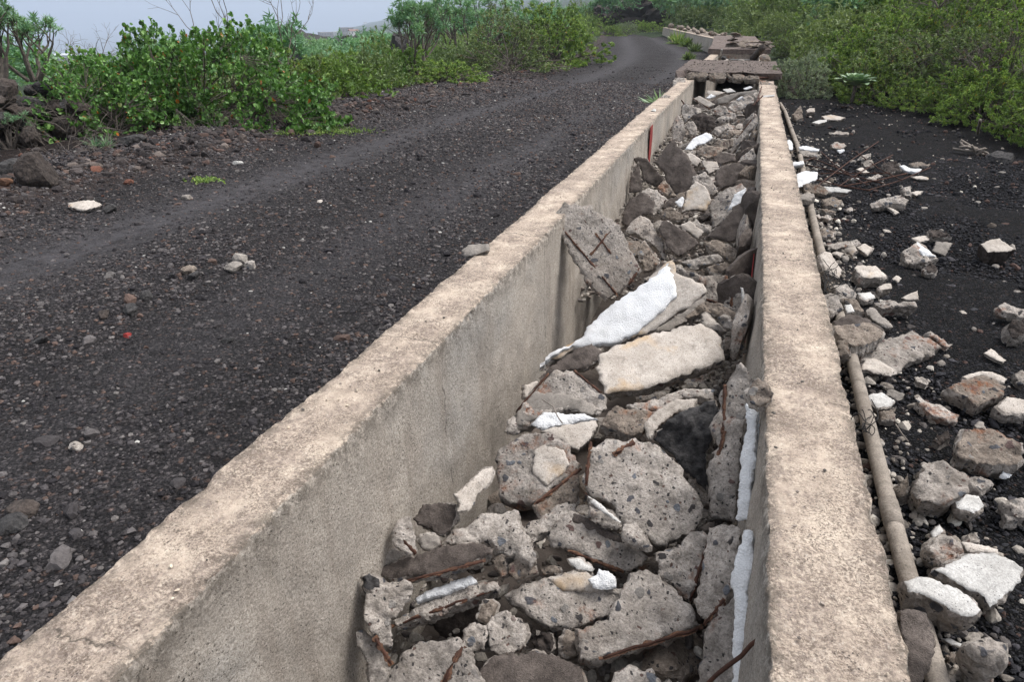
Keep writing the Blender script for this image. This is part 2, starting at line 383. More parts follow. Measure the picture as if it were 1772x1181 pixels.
inr = (X.ravel() > .3) | (X.ravel() < -1.25)
P3[:, 2] += np.where(near & inr & (~onroad.ravel()), fbm(P3, 2.2, 4, 3)*.018, 0)
def mat_land():
    n = N('scrub covered lava land', .95, .1)
    d = n.n.new('ShaderNodeVectorMath'); d.operation = 'LENGTH'; n.L(n.pos, d.inputs[0])
    farf = n.ramp(n.math('DIVIDE', d.outputs['Value'], 100.0), (.14, 0), (.30, 1))
    veg = n.ramp(n.noise(.05, 9, .7), (.36, (.016, .014, .012)), (.5, (.03, .045, .022)), (.66, (.055, .075, .035)))
    fine = n.noise(.6, 5, .7); veg = n.mix(1.0, veg, n.ramp(fine, (.3, .55), (.7, 1.5)), 'MULTIPLY')
    near = M['lapilli'].node_tree
    w = n.warp(.01, 40); v = n.vor(95, w, out=None); v2 = n.vor(210, w, out=None)
    c = n.ramp(n.xyz('X', v['Color']), (0, (.007, .007, .008)), (.6, (.015, .015, .018)), (.85, (.030, .029, .032)), (.955, (.06, .04, .034)), mode='CONSTANT')
    c = n.mix(n.ramp(v['Distance'], (.45, 0), (.75, .8)), c, (.003, .003, .003))
    c = n.mix(n.ramp(n.xyz('X', v2['Color']), (.90, 0), (.91, .5)), c, (.07, .065, .06))
    br = n.ramp(n.xyz('X'), (0, 1), (.001, 0)); c = n.mix(br, c, n.mix(.5, n.ramp(n.xyz('Y', v['Color']), (0, (.022, .016, .014)), (.6, (.05, .032, .026)), (.9, (.085, .06, .05)), mode='CONSTANT'), c))
    col = n.mix(farf, c, veg)
    b1 = n.bump(n.ramp(v2['Distance'], (0, 1), (.8, 0)), .005, .8)
    b1 = n.bump(n.ramp(v['Distance'], (0, 1), (.8, 0)), .02, .9, b1)
    return n.fin(col, b1)
M['land'] = mat_land()
link('ground', mesh_np('ground', P3, grid_faces(len(gx), len(gy))[:, ::-1], [M['land']], smooth=True), kind='structure')

# road sheet: follows the channel, worn ruts, verge
ry = axis([(-.5, 6, 170), (6, 16, 160), (16, 40, 120), (40, 84, 70)])
nu = 150; u = np.linspace(0, 1, nu)
xl = edge_left(ry)+.25; xr = chan_shift(ry)-1.12
RX = xl[:, None]*(1-u)+xr[:, None]*u; RY = np.repeat(ry[:, None], nu, 1)
RP = np.stack([RX.ravel(), RY.ravel(), np.zeros(RX.size)], 1)
wob = vnoise(RP*[0, 1, 0], .25, 3).reshape(RX.shape)*.12
lw = (RX-xl[:, None])/(xr-xl)[:, None]
def rutm(c, w): return np.exp(-((lw+wob/4.5-c)/w)**2)
rut = np.clip(.9*rutm(.375, .09)+.7*rutm(.76, .065)*np.clip(RY/6, .2, 1), 0, 1)
RZ = road_z(RY)+.006+.03*sm((.10-lw)/.1)*0-.028*rut+.02*rutm(.57, .1)+(fbm(RP, 1.5, 4, 8)*.011).reshape(RX.shape)*(1-.6*rut)+(fbm(RP, 9, 4, 18)*.012).reshape(RX.shape)*(1-.8*rut)
t_ = edge_left(RY)-RX; RZ = RZ+.10*sm((t_+.9)/.9)
RP[:, 2] = RZ.ravel()
link('road', mesh_np('road', RP, grid_faces(len(ry), nu), [M['road']], smooth=True,
     attr={'rut': rut.ravel(), 'verge': np.clip(1-lw/.16, 0, 1).ravel()}), kind='structure')
def road_h(x, y):
    x, y = np.broadcast_arrays(np.atleast_1d(np.asarray(x, float)), np.atleast_1d(np.asarray(y, float)))
    e = edge_left(y); a_, b_ = e+.25, chan_shift(y)-1.12; l_ = (x-a_)/(b_-a_); P = np.stack([x, y, 0*x], 1)
    w_ = vnoise(P*[0, 1, 0], .25, 3)*.12/4.5; g = lambda c, s: np.exp(-((l_+w_-c)/s)**2)
    r_ = np.clip(.9*g(.375, .09)+.7*g(.76, .065)*np.clip(y/6, .2, 1), 0, 1)
    z = road_z(y)+.006-.028*r_+.02*g(.57, .1)+fbm(P, 1.5, 4, 8)*.011*(1-.6*r_)+fbm(P, 9, 4, 18)*.012*(1-.8*r_)+.10*sm((e-x+.9)/.9)
    return z if len(z) > 1 else float(z[0])

# sea and air
sea = mat_plain('grey sea', (.03, .045, .06), (.05, .07, .09), .02, .3, .05, .35, .4, (1, 1))
link('sea', mesh_np('sea', [(-8900, -4000, -153), (5000, -4000, -153), (5000, 8900, -153), (-8900, 8900, -153)], np.array([[0, 1, 2, 3]]), [sea]), kind='structure')
HAZE = True
if HAZE:
    hv = np.array([(x, y, z) for x in (-9000, 5100) for y in (-4100, 9000) for z in (-168, 112)], float)
    hf = np.array([[0, 1, 3, 2], [4, 6, 7, 5], [0, 4, 5, 1], [2, 3, 7, 6], [0, 2, 6, 4], [1, 5, 7, 3]])
    hm = bpy.data.materials.new('sea fog'); hm.use_nodes = True; hn = hm.node_tree; hn.nodes.clear()
    pv = hn.nodes.new('ShaderNodeVolumePrincipled'); ho = hn.nodes.new('ShaderNodeOutputMaterial')
    pv.inputs['Color'].default_value = (.58, .655, .785, 1); pv.inputs['Density'].default_value = .00035; pv.inputs['Anisotropy'].default_value = 0.2
    hn.links.new(pv.outputs[0], ho.inputs['Volume'])
    link('haze', mesh_np('haze', hv, hf, [hm]), kind='stuff')

# ---------------------------------------------------------------- channel walls
def chan_path(off):
    ys = axis([(-.6, 3, 300), (3, 8, 260), (8, 16, 180), (16, 38, 160)]); xs = off+chan_shift(ys)
    pts = [np.array((a, b)) for a, b in zip(xs, ys)]
    end = np.array((off+chan_shift(68.0), 68.0)); p0 = pts[-1]
    pts += [p0+(end-p0)*t for t in np.linspace(0, 1, 90)[1:]]
    return np.array(pts)
def wall(name, c, w, label, seed, side):
    """side: +1 inner face looks towards +x"""
    path = chan_path(c); n = len(path)
    t = np.gradient(path, axis=0); t = nrm(t); nr = np.stack([t[:, 1], -t[:, 0]], 1)   # to +x
    r = .014; hw = w/2
    prof = [(-hw, -1.15+a) for a in np.linspace(0, 1.12, 44)]
    prof += [(-hw+r-r*math.cos(a), -.0-r+r*math.sin(a)) for a in np.linspace(0, math.pi/2, 5)[1:-1]]
    prof += [(a, 0) for a in np.linspace(-hw+r, hw-r, 24)]
    prof += [(hw-r+r*math.sin(a), -r+r*math.cos(a)) for a in np.linspace(0, math.pi/2, 5)[1:-1]]
    prof += [(hw, -a) for a in np.linspace(.03, 1.15, 44)]
    prof = np.array(prof); k = len(prof)
    V = np.zeros((n, k, 3))
    taper = 0.03*(-prof[:, 1])*np.sign(prof[:, 0])
    off = prof[:, 0]+taper
    V[:, :, 0] = path[:, 0:1]+nr[:, 0:1]*off; V[:, :, 1] = path[:, 1:2]+nr[:, 1:2]*off; V[:, :, 2] = .35+prof[:, 1]
    pn = nrm(np.gradient(prof, axis=0)); pn = np.stack([-pn[:, 1], pn[:, 0]], 1)   # outward in (off,z)
    edge = np.exp(-((np.abs(prof[:, 0])-hw)/.02)**2)*np.exp(-(prof[:, 1]/.03)**2)
    Q = V.reshape(-1, 3); nn = np.zeros((n, k, 3))
    nn[:, :, 0] = nr[:, 0:1]*pn[:, 0]; nn[:, :, 1] = nr[:, 1:2]*pn[:, 0]; nn[:, :, 2] = pn[:, 1]
    e = np.tile(edge, n)
    topm = np.tile((np.abs(prof[:, 0]) < hw-.01), n)*np.tile(prof[:, 1] > -.02, n)
    d = fbm(Q, 3.0, 3, seed)*.006+fbm(Q, 14, 4, seed+3, .6)*.0036+fbm(Q, 60, 2, seed+5)*.0016
    d = d+topm*(-.003+fbm(Q, 7, 3, seed+7)*.0022)
    d = d - e*(np.maximum(0, fbm(Q, 7, 4, seed+9)+.1)*.010+np.maximum(0, fbm(Q, 40, 3, seed+11))*.008)
    Q = Q+nn.reshape(-1, 3)*d[:, None]
    Q[:, 0] += vnoise(Q*[0, 1, 0], .5, seed+20)*.012
    ecap = np.array([np.arange(k)[::-1]]), np.array([np.arange(k)+(n-1)*k])
    ed = np.tile(np.clip(np.exp(-((np.abs(prof[:, 0])-hw)/.035)**2)*np.exp(-(prof[:, 1]/.06)**2), 0, 1), n)
    me = mesh_np(name, Q, [grid_faces(n, k), ecap[0], ecap[1]], [M['wall']], smooth=True, attr={'edge': ed})
    return link(name, me, label=label, cat='wall')
wl_ = wall('channel_wall', -1.085, .25, 'long low concrete wall between the cinder road and the rubble-filled channel', 11, 1)
wr_ = wall('channel_wall', .31, .26, 'long low concrete wall beside the grey pipe and the black gravel strip', 47, -1)
fl = np.array([(-1.1, -1, -.72), (.35, -1, -.72), (.35, 37, -.72), (-1.1, 37, -.72)])
link('channel_floor', mesh_np('channel_floor', fl, np.array([[0, 1, 2, 3]]), [mat_plain('channel dirt', (.05, .04, .035), (.12, .10, .085), 8, 40, .01)]), kind='structure')

# red paint marks on the inner faces (thin paint films, parts of their walls)
def paint(parent, x, pts, seed, flip):
    pts = np.array(pts, float); top = pts[:, 0]; n = len(pts)
    a = [(x, p[0], p[1]) for p in pts]; b = [(x+(.004 if flip else -.004), p[0], p[1]) for p in pts]
    V = np.array(a+b); j = np.arange(n); j2 = (j+1) % n
    me = mesh_np('paint_mark', V, [np.stack([j, j2, j2+n, j+n], 1), np.array([j[::-1]]), np.array([j+n])], [M['red']])
    link('paint_mark', me, parent=parent, label='thin red paint drip')
paint(wl_, -.945, [(7.75, .34), (7.95, .345), (8.0, .2), (7.98, .0), (7.9, -.12), (7.8, -.02), (7.78, .2)], 1, True)
paint(wr_, .163, [(3.9, .20), (3.95, .22), (3.85, .12), (3.6, .02), (3.3, -.1), (3.28, -.10), (3.55, .06), (3.8, .16)], 2, False)

# ---------------------------------------------------------------- broken chunks
def slab_geo(outline3, nrm3, thick, rng, step=None, ampf=.002, amps=.010, back=.88, mats=(0, 1), top=0.0):
    """outline3: (n,3) coplanar points; returns V,F(tri),mi,smooth"""
    O = outline3.mean(0); nz = nrm(nrm3)
    uu = nrm(np.cross([0.03, 1, .1], nz)); vv = np.cross(nz, uu)
    p2 = np.stack([(outline3-O)@uu, (outline3-O)@vv], 1)
    area = 0.5*np.sum(p2[:, 0]*np.roll(p2[:, 1], -1)-np.roll(p2[:, 0], -1)*p2[:, 1])
    if area < 0: p2 = p2[::-1]
    size = math.sqrt(abs(area))
    st = step or min(max(size/22, .006), .05)
    B = []
    n = len(p2)
    for i in range(n):
        a, b = p2[i], p2[(i+1) % n]; k = max(1, int(np.linalg.norm(b-a)/st))
        B += [a+(b-a)*j/k for j in range(k)]
    B = np.array(B); nb = len(B)
    t = nrm(np.roll(B, -1, 0)-np.roll(B, 1, 0)); nn = np.stack([t[:, 1], -t[:, 0]], 1)
    sd = rng.integers(1, 9999)
    B3 = np.concatenate([B, np.zeros((nb, 1))], 1)
    B = B+nn*(fbm(B3, 3/size, 3, sd, .6)*size*.014-np.abs(fbm(B3, 8/size, 4, sd+11, .65))*size*.052+fbm(B3, .35/st, 2, sd+1)*st*.4)[:, None]
    lo, hi = B.min(0), B.max(0)
    g = np.stack(np.meshgrid(np.arange(lo[0], hi[0], st), np.arange(lo[1], hi[1], st)), -1).reshape(-1, 2)
    g = g+rng.uniform(-.3, .3, g.shape)*st
    # inside test + distance from edge
    ins = np.zeros(len(g), bool); bx, by = B[:, 0], B[:, 1]; cx, cy = np.roll(bx, -1), np.roll(by, -1)
    for i in range(nb):
        c = (by[i] > g[:, 1]) != (cy[i] > g[:, 1])
        with np.errstate(divide='ignore', invalid='ignore'):
            ins ^= c & (g[:, 0] < (cx[i]-bx[i])*(g[:, 1]-by[i])/(cy[i]-by[i]+1e-12)+bx[i])
    g = g[ins]
    if len(g):
        dm = np.min(np.linalg.norm(g[:, None]-B[None], axis=2), 1); g = g[dm > .55*st]
    pts = [Vector(p) for p in np.concatenate([B, g])]
    vs, es, fs, *_ = delaunay_2d_cdt(pts, [(i, (i+1) % nb) for i in range(nb)], [], 1, 1e-6)
    vs = np.array([(v.x, v.y) for v in vs]); T = np.array([f for f in fs if len(f) == 3])
    # orient
    ar = (vs[T[:, 1], 0]-vs[T[:, 0], 0])*(vs[T[:, 2], 1]-vs[T[:, 0], 1])-(vs[T[:, 2], 0]-vs[T[:, 0], 0])*(vs[T[:, 1], 1]-vs[T[:, 0], 1])
    T[ar < 0] = T[ar < 0][:, ::-1]
    nv = len(vs)
    if nv > nb and not np.allclose(vs[:nb], B, atol=1e-5): pass
    def lift(q, h): return O+q[:, :1]*uu+q[:, 1:2]*vv+(np.asarray(h).reshape(-1, 1))*nz
    de = np.ones(nv)
    for s0 in range(0, nv, 4000):
        de[s0:s0+4000] = np.min(np.linalg.norm(vs[s0:s0+4000, None]-B[None], axis=2), 1)
    rd = np.exp(-de/max(.006, .02*size))
    q3 = np.concatenate([vs, np.zeros((nv, 1))], 1)
    hf = top-np.abs(fbm(q3, 2.2/size, 4, sd+21, .55))*size*(.05 if ampf > .005 else .006)+fbm(q3, 3/size, 3, sd+2)*ampf*2+fbm(q3, 40, 3, sd+3)*ampf-rd*(.004+.004*np.abs(fbm(q3, 30, 2, sd+4)))
    A = lift(vs, hf)
    shift = rng.normal(0, .04, 2)*size*.5
    c0 = B.mean(0); bq = c0+(vs-c0)*back+shift
    Bk = lift(bq, -thick+fbm(q3+7, 4/size, 4, sd+5)*thick*.16)
    rings = max(2, min(9, int(thick/st)+1)); V = [A, Bk]; prev = np.arange(nb); F_, MI, SM = [T, T[:, ::-1]+nv], [np.full(len(T), mats[0]), np.full(len(T), mats[1])], [np.ones(len(T), bool), np.zeros(len(T), bool)]
    base = 2*nv
    for k in range(1, rings+1):
        if k == rings: cur = np.arange(nb)+nv
        else:
            f = k/rings; P = A[:nb]*(1-f)+Bk[:nb]*f
            on = nn[:, :1]*uu+nn[:, 1:]*vv
            P = P+on*((fbm(P, 14, 4, sd+6, .6)*amps+math.sin(f*math.pi)*thick*.06))[:, None]
            V.append(P); cur = base+np.arange(nb); base += nb
        j = np.arange(nb); j2 = (j+1) % nb
        q = np.stack([prev[j], cur[j], cur[j2], prev[j2]], 1)
        F_.append(np.concatenate([q[:, [0, 1, 2]], q[:, [0, 2, 3]]])); MI.append(np.full(2*nb, mats[1])); SM.append(np.zeros(2*nb, bool))
        prev = cur
    return np.concatenate(V), np.concatenate(F_), np.concatenate(MI), np.concatenate(SM)
ZM = {'1': (600, 750, 740/1772), '2': (820, 420, 580/1593), '3': (940, 200, 460/1509), '4': (1100, 30, 350/1772), '5': (1340, 150, 432/1134), '6': (1400, 560, 372/707), '0': (0, 0, 1.0)}
def conv(z, pts): ox, oy, s = ZM[z]; return [(ox+x*s, oy+y*s) for x, y in pts]
CH = []     # every chunk, for the descriptions of the small ones
LOOK = {'agg': 'grey pebbly', 'agg2': 'brownish', 'cream': 'cream', 'white': 'white', 'grey': 'smooth grey', 'dark': 'dark', 'foam': 'foam', 'lava': 'black', 'brown': 'brown lava'}
def chunk(z, skin, zc, normal, thick, outline, label=None, ref=None, side='agg', cat=None, name=None, anchor=None, patches=(), bars=(), zone='pile'):
    px = conv(z, outline); c = np.mean(px, 0)
    a = conv(z, [anchor])[0] if anchor else c
    O = at(a[0], a[1], zc); nz_ = nrm(normal)
    def onp(q, off=0.0): d = px_ray(*q); o = O+nz_*off; return CAM+d*(((o-CAM)@nz_)/(d@nz_))
    P = np.array([onp(q) for q in px])
    rng = np.random.default_rng(int(abs(c[0]*13+c[1]*7))+5)
    isf = skin == 'foam'
    if isf: side = 'foam'
    rough = {'agg': .0055, 'agg2': .0055, 'foam': .003, 'cream': .0012, 'white': .0012, 'grey': .002, 'dark': .003, 'lava': .01, 'brown': .01}[skin]
    base = P.mean(0); 
    V, T, mi, smo = slab_geo(P, nz_, thick, rng, ampf=rough, amps=.006 if isf else .012)
    big_ = float(np.max(np.ptp(P, 0))) > .16 and thick < .1
    name = name or {'foam': 'foam_piece', 'lava': 'lava_rock', 'brown': 'lava_rock'}.get(skin, 'concrete_slab' if big_ else 'plaster_flake' if thick < .045 else 'concrete_chunk')
    cat = cat or {'foam_piece': 'foam', 'lava_rock': 'rock'}.get(name, 'concrete debris')
    me = mesh_np(name, V-base, T, [M[skin], M[side]], mi, smo)
    o = link(name, me, base, label=label, cat=cat, kind='thing')
    for pk, pth, pout in patches:
        pp = np.array([onp(q, .002) for q in conv(z, pout)])
        V2, T2, mi2, s2 = slab_geo(pp, nz_, pth+.006, rng, ampf=.003 if pk == 'foam' else .001, amps=.003, back=1.0, top=pth)
        link({'foam': 'foam_layer', 'cream': 'render_layer', 'white': 'render_layer', 'grey': 'render_layer', 'agg': 'render_layer', 'dark': 'crust_layer'}[pk], mesh_np('layer', V2-base, T2, [M[pk], M[pk]], mi2, s2), parent=o)
    for b0, b1, br in bars:
        e0, e1 = [onp(q, br*.2) for q in conv(z, [b0, b1])]
        pts = resample([e0, e1], .03); pts += rng.normal(0, .0012, pts.shape)
        sdv = nrm(np.cross(e1-e0, nz_)); ts = np.linspace(-.04, 1.04, 14); w1, w2 = br*rng.uniform(.5, 1.7, 14), br*rng.uniform(.5, 1.7, 14)
        sp_ = np.array([e0+(e1-e0)*t-sdv*w for t, w in zip(ts, w1)]+[e0+(e1-e0)*t+sdv*w for t, w in list(zip(ts, w2))[::-1]])-nz_*br*.2
        V3, T3, mi3, s3 = slab_geo(sp_, nz_, .004, rng, step=.008, ampf=.001, amps=.001, back=1.0, top=.0015)
        link('rust_stain', mesh_np('rust_stain', V3-base, T3, [M['ruststain'], M['ruststain']], mi3, s3), parent=o)
        V2, F2 = poly_tube(pts, br*.8, 7, .0022, 3); V2 = V2-nz_*br*.9; link('rebar', mesh_np('rebar', V2-base, F2, [M['rust']], smooth=True), parent=o)
    CH.append(dict(o=o, c=base, px=c, skin=skin, size=math.sqrt(abs(np.prod(np.ptp(np.array(px), 0)))), ref=ref, label=label, zone=zone, real=float(np.max(np.ptp(P, 0))), thick=thick))
    return o
def icos(k):
    import bmesh
    bm = bmesh.new(); bmesh.ops.create_icosphere(bm, subdivisions=k, radius=1)
    V = np.array([v.co[:] for v in bm.verts]); Fc = np.array([[v.index for v in f.verts] for f in bm.faces]); bm.free(); return V, Fc
ICO = {k: icos(k) for k in (1, 2, 3, 4, 5)}
def rock_verts(rng, k=3, cuts=9, rough=.085, sub=.35, lo=.5, hi=.88):
    V, Fc = ICO[k]; r = np.full(len(V), 1.0)
    for _ in range(cuts):
        n = nrm(rng.normal(size=3)); d = rng.uniform(lo, hi); dn = V@n
        r = np.minimum(r, np.where(dn > .05, d/np.maximum(dn, .05), 9))
    P = V*r[:, None]
    return P*(1+rough*fbm(P, 2.5, 4, int(rng.integers(9999)), .6))[:, None], Fc
def lump(loc, size, skin, label=None, rng=None, k=3, name=None, cat=None, zone='pile', flat=1.0, ref=None, smooth=False, cuts=9):
    rng = rng or np.random.default_rng(int(abs(loc[0]*1000+loc[1]*377)))
    P, Fc = rock_verts(rng, k, cuts)
    s = np.array(size)*[1, 1, flat] if np.ndim(size) else size*np.array((1, rng.uniform(.65, 1), rng.uniform(.5, .85)*flat))
    R = Matrix.Rotation(rng.uniform(0, 6.28), 3, 'Z') @ Matrix.Rotation(rng.normal(0, .45), 3, 'X')
    P = (P*s)@np.array(R).T
    name = name or {'foam': 'foam_piece', 'lava': 'lava_rock', 'brown': 'lava_rock'}.get(skin, 'concrete_chunk')
    o = link(name, mesh_np(name, P, Fc, [M[skin]], smooth=smooth), loc, label=label, cat=cat or {'foam_piece': 'foam', 'lava_rock': 'rock'}.get(name, 'concrete debris'))
    d = np.array(loc)-CAM; D = d@FV
    px = (886+F*(d@RV)/D, 590.5-F*(d@UV)/D)
    CH.append(dict(o=o, c=np.array(loc), px=np.array(px), skin=skin, size=float(np.max(s))*F/D, ref=ref, label=label, zone=zone, real=2*float(np.max(s)), thick=.05))
    return o
# ---------------------------------------------------------------- the pile in the channel, near part
UPC = (.05, -.62, .78)      # a face turned up and towards the viewer
C = chunk
C('1', 'agg', -.17, (.1, -.45, .9), .11, [(945,800),(1060,770),(1120,690),(1170,570),(1240,550),(1330,600),(1440,720),(1478,800),(1190,890),(1035,935),(965,945)], 'thick pale concrete block with a long rust streak along its lower edge', 'the rust-streaked block', bars=[((1060,930),(1460,808),.006)])
C('1', 'agg', -.24, (-.05, -.42, .9), .075, [(650,668),(730,620),(830,592),(900,572),(990,568),(1120,640),(1180,650),(1120,700),(1100,755),(1010,780),(930,812),(830,800),(760,760)], 'flat pebbly slab with a cream back edge lying in the middle of the channel', 'the cream-backed slab', patches=[('cream', .003, [(830,600),(900,575),(990,572),(1110,640),(1130,665),(1000,660),(900,650)])])
C('1', 'agg', -.27, (-.1, -.5, .85), .07, [(180,775),(300,715),(420,655),(560,612),(625,612),(640,650),(560,672),(420,735),(300,775),(200,800)], 'tilted narrow slab carrying a strip of white foam, beside the roadside wall', 'the foam-topped narrow slab', side='agg', patches=[('foam', .014, [(285,690),(340,655),(515,592),(545,625),(420,668),(292,708)])], bars=[((200,795),(600,650),.005)])
C('1', 'dark', -.16, (-.12, -.5, .86), .06, [(115,560),(220,520),(400,462),(520,448),(610,470),(600,500),(560,520),(380,585),(260,600),(150,600)], 'long dark-topped slab with a rusty underside reaching towards the roadside wall', 'the long dark slab', bars=[((230,618),(560,530),.005)])
C('1', 'agg', -.16, (.2, -.62, .75), .075, [(828,425),(850,390),(930,312),(1000,345),(1090,395),(1180,440),(1252,512),(1225,560),(1135,583),(1040,540),(930,490),(850,480)], 'wedge-shaped concrete piece with a blue stone at its tip and rust below', 'the wedge-shaped piece', side='agg2', patches=[('dark', .002, [(940,330),(1000,352),(1090,402),(1170,445),(1230,495),(1100,440),(1000,395),(930,370)])], bars=[((925,488),(1140,575),.005)])
C('1', 'agg', -.02, (.1, -.6, .8), .12, [(970,200),(985,120),(1005,45),(1090,8),(1180,10),(1290,32),(1370,110),(1440,195),(1480,280),(1488,350),(1420,420),(1350,465),(1290,480),(1240,440),(1180,390),(1145,370),(1095,290),(1000,265)], 'biggest rounded concrete slab with a pebbly face and rusty rim', 'the big rounded slab', bars=[((990,210),(1010,40),.005), ((1110,85),(1190,35),.008)])
C('1', 'agg', -.05, (-.1, -.55, .83), .11, [(610,100),(640,60),(700,20),(780,-20),(860,0),(920,40),(965,120),(950,160),(860,220),(790,285),(700,300),(630,260),(615,180)], 'rough pebbly block with a cream patch facing up beside the big rounded slab', 'the cream-patched block', patches=[('cream', .003, [(770,70),(830,40),(900,70),(925,130),(890,170),(830,215),(770,170)])])
C('1', 'agg2', -.1, (.1, -.6, .8), .07, [(770,300),(850,230),(960,150),(968,230),(955,290),(880,320),(800,345)], 'small slab crossed by a rusty bar under the cream-patched block', bars=[((785,292),(965,150),.0055)])
C('1', 'agg', -.14, (0, -.5, .86), .05, [(728,402),(780,360),(880,292),(938,282),(935,320),(890,372),(765,440)], 'pale pebble-studded sliver in front of the big rounded slab')
C('1', 'agg', -.07, (.3, -.7, .65), .03, [(1000,262),(1040,290),(1142,372),(1120,400),(1060,390),(1010,340)], 'small chip with a thin white render edge leaning on the big rounded slab', patches=[('white', .002, [(1000,262),(1040,288),(1140,370),(1128,378),(1030,300)])])
C('1', 'agg', -.24, (-.1, -.5, .86), .12, [(150,1060),(175,990),(215,925),(300,865),(420,845),(485,850),(505,925),(545,1000),(565,1080),(300,1130)], 'squarish pebbly block with a rust-stained groove at the near end of the channel', 'the grooved near block', bars=[((400,1032),(478,885),.008)])
C('1', 'dark', -.28, (.05, -.45, .9), .10, [(535,1080),(545,985),(610,920),(780,900),(880,915),(965,960),(1005,1060)], 'dark brown crusted slab low at the near end of the channel', 'the near brown slab')
C('1', 'agg', -.03, (-.6, -.45, .6), .05, [(1430,690),(1460,560),(1485,380),(1540,368),(1625,392),(1612,520),(1590,650),(1510,760),(1480,800)], 'upright pebbly slab standing against the gravel-side wall near a foam strip', 'the upright near slab')
C('1', 'agg', -.05, (-.55, -.5, .65), .06, [(1480,810),(1540,720),(1605,665),(1622,800),(1600,1060),(1440,1060),(1465,900)], 'broken upright slab with a blue-grey stone at the foot of the gravel-side wall', bars=[((1480,790),(1560,690),.005)])
C('1', 'agg', -.13, (.1, -.6, .78), .07, [(1290,500),(1370,480),(1430,420),(1478,392),(1508,430),(1480,560),(1425,690),(1360,640),(1300,590)], 'leaning jagged slab with a rusty side behind the rust-streaked block', bars=[((1505,430),(1425,690),.005)])
C('1', 'foam', .10, (-.5, -.5, .7), .03, [(1640,395),(1668,400),(1672,560),(1655,760),(1640,900),(1640,1060),(1590,1060),(1592,900),(1600,700),(1580,620),(1610,500)], 'tall white foam strip pressed to the gravel-side wall at the near end', 'the near foam strip')
C('1', 'agg2', -.19, (.1, -.55, .8), .06, [(670,545),(720,502),(770,540),(795,575),(700,612),(668,580)], 'reddish five-sided stone beneath the long dark slab')
C('1', 'agg', -.26, (.1, -.6, .8), .08, [(580,790),(600,765),(662,738),(715,770),(750,830),(740,885),(690,915),(640,925),(590,900)], 'fist-sized pebbly lump with a rusty base between the narrow slabs', 'the fist-sized lump')
C('1', 'agg', -.27, (-.1, -.5, .8), .07, [(480,820),(510,790),(580,795),(585,850),(570,900),(500,910),(478,860)], 'small lump with a thin rust line beside the fist-sized lump')
C('1', 'agg2', -.25, (.1, -.7, .7), .05, [(538,770),(560,700),(600,690),(625,715),(612,760),(590,800)], 'small dark knobbly stone above the fist-sized lump')
C('1', 'brown', -.32, (0, -.6, .8), .07, [(762,870),(780,815),(850,830),(860,890),(840,920),(780,915)], 'rounded brown stone in the dark gap beneath the cream-backed slab')
C('1', 'agg2', -.3, (.1, -.6, .8), .07, [(890,870),(905,815),(945,820),(960,940),(895,915)], 'rust-stained stub wedged beside the rust-streaked block')
C('1', 'agg', -.2, (.55, -.55, .6), .07, [(78,655),(150,630),(262,625),(258,690),(235,745),(185,780),(190,900),(165,890),(140,900),(110,840),(72,780)], 'upright slab with a rusty corner standing at the roadside wall', 'the upright slab at the roadside wall', bars=[((120,850),(185,960),.007)])
C('1', 'agg', -.3, (.5, -.5, .7), .06, [(48,830),(70,810),(110,850),(150,900),(192,962),(165,1040),(95,1040),(85,960),(50,880)], 'thin pale-edged slab leaning at the near end of the roadside wall')
C('1', 'dark', -.12, (.1, -.6, .8), .07, [(270,355),(315,292),(380,285),(455,292),(450,350),(430,402),(405,425),(330,400),(290,382)], 'dark flat-topped lump against the roadside wall', 'the dark lump by the wall')
C('1', 'grey', -.16, (.1, -.6, .8), .05, [(290,442),(330,415),(382,430),(392,465),(350,485),(305,478)], 'small blue-grey stone under the dark flat-topped lump')
C('1', 'cream', -.04, (.55, -.4, .75), .03, [(445,250),(480,225),(560,150),(605,140),(612,165),(590,210),(545,262),(510,328),(455,330),(465,290)], 'thin cream plank of render leaning on the roadside wall', 'the thin cream plank')
C('1', 'agg', -.12, (0, -.55, .83), .09, [(515,380),(560,325),(640,330),(700,325),(725,400),(770,440),(790,520),(760,560),(700,490),(600,460),(560,445),(470,470),(400,455),(440,400)], 'crumbly pebbly mass in front of the cream-patched block', 'the crumbly mass')
C('1', 'agg2', -.19, (.2, -.55, .8), .06, [(600,520),(640,500),(760,520),(790,545),(770,560),(690,500),(655,520),(665,580),(640,600),(610,560)], 'brownish wedge behind the reddish five-sided stone')
C('1', 'agg', -.1, (.4, -.5, .7), .05, [(195,400),(230,350),(268,345),(280,420),(300,490),(260,510),(200,470)], 'rust-streaked fragment between the roadside wall and the dark lump', bars=[((215,420),(285,498),.006)])
C('1', 'grey', -.2, (.3, -.5, .7), .05, [(150,520),(190,485),(250,490),(280,510),(200,535),(130,555)], 'thin grey flake behind the long dark slab')
C('1', 'foam', -.17, (0, -.5, .86), .035, [(1000,608),(1030,590),(1045,562),(1085,570),(1120,600),(1115,635),(1070,642),(1020,635)], 'crumbling white foam ball on the cream-backed slab')
C('1', 'white', -.19, (0, -.5, .86), .03, [(915,520),(960,515),(1030,560),(1020,575),(960,565),(930,545)], 'small white plaster crumb under the wedge-shaped piece')
C('1', 'agg', -.22, (0, -.5, .86), .07, [(1090,1060),(1110,990),(1170,960),(1230,990),(1265,975),(1300,1030),(1300,1060)], 'knobbly pale lump at the very near end below the rust-streaked block')
C('1', 'agg2', -.24, (0, -.5, .86), .05, [(800,560),(850,545),(885,555),(890,580),(810,590)], 'flat brown stone in the gap behind the cream-backed slab')
C('1', 'agg', -.08, (.1, -.6, .8), .06, [(1135,420),(1145,375),(1200,370),(1240,430),(1260,480),(1200,475),(1150,450)], 'rounded pebbly knob under the rim of the big rounded slab')
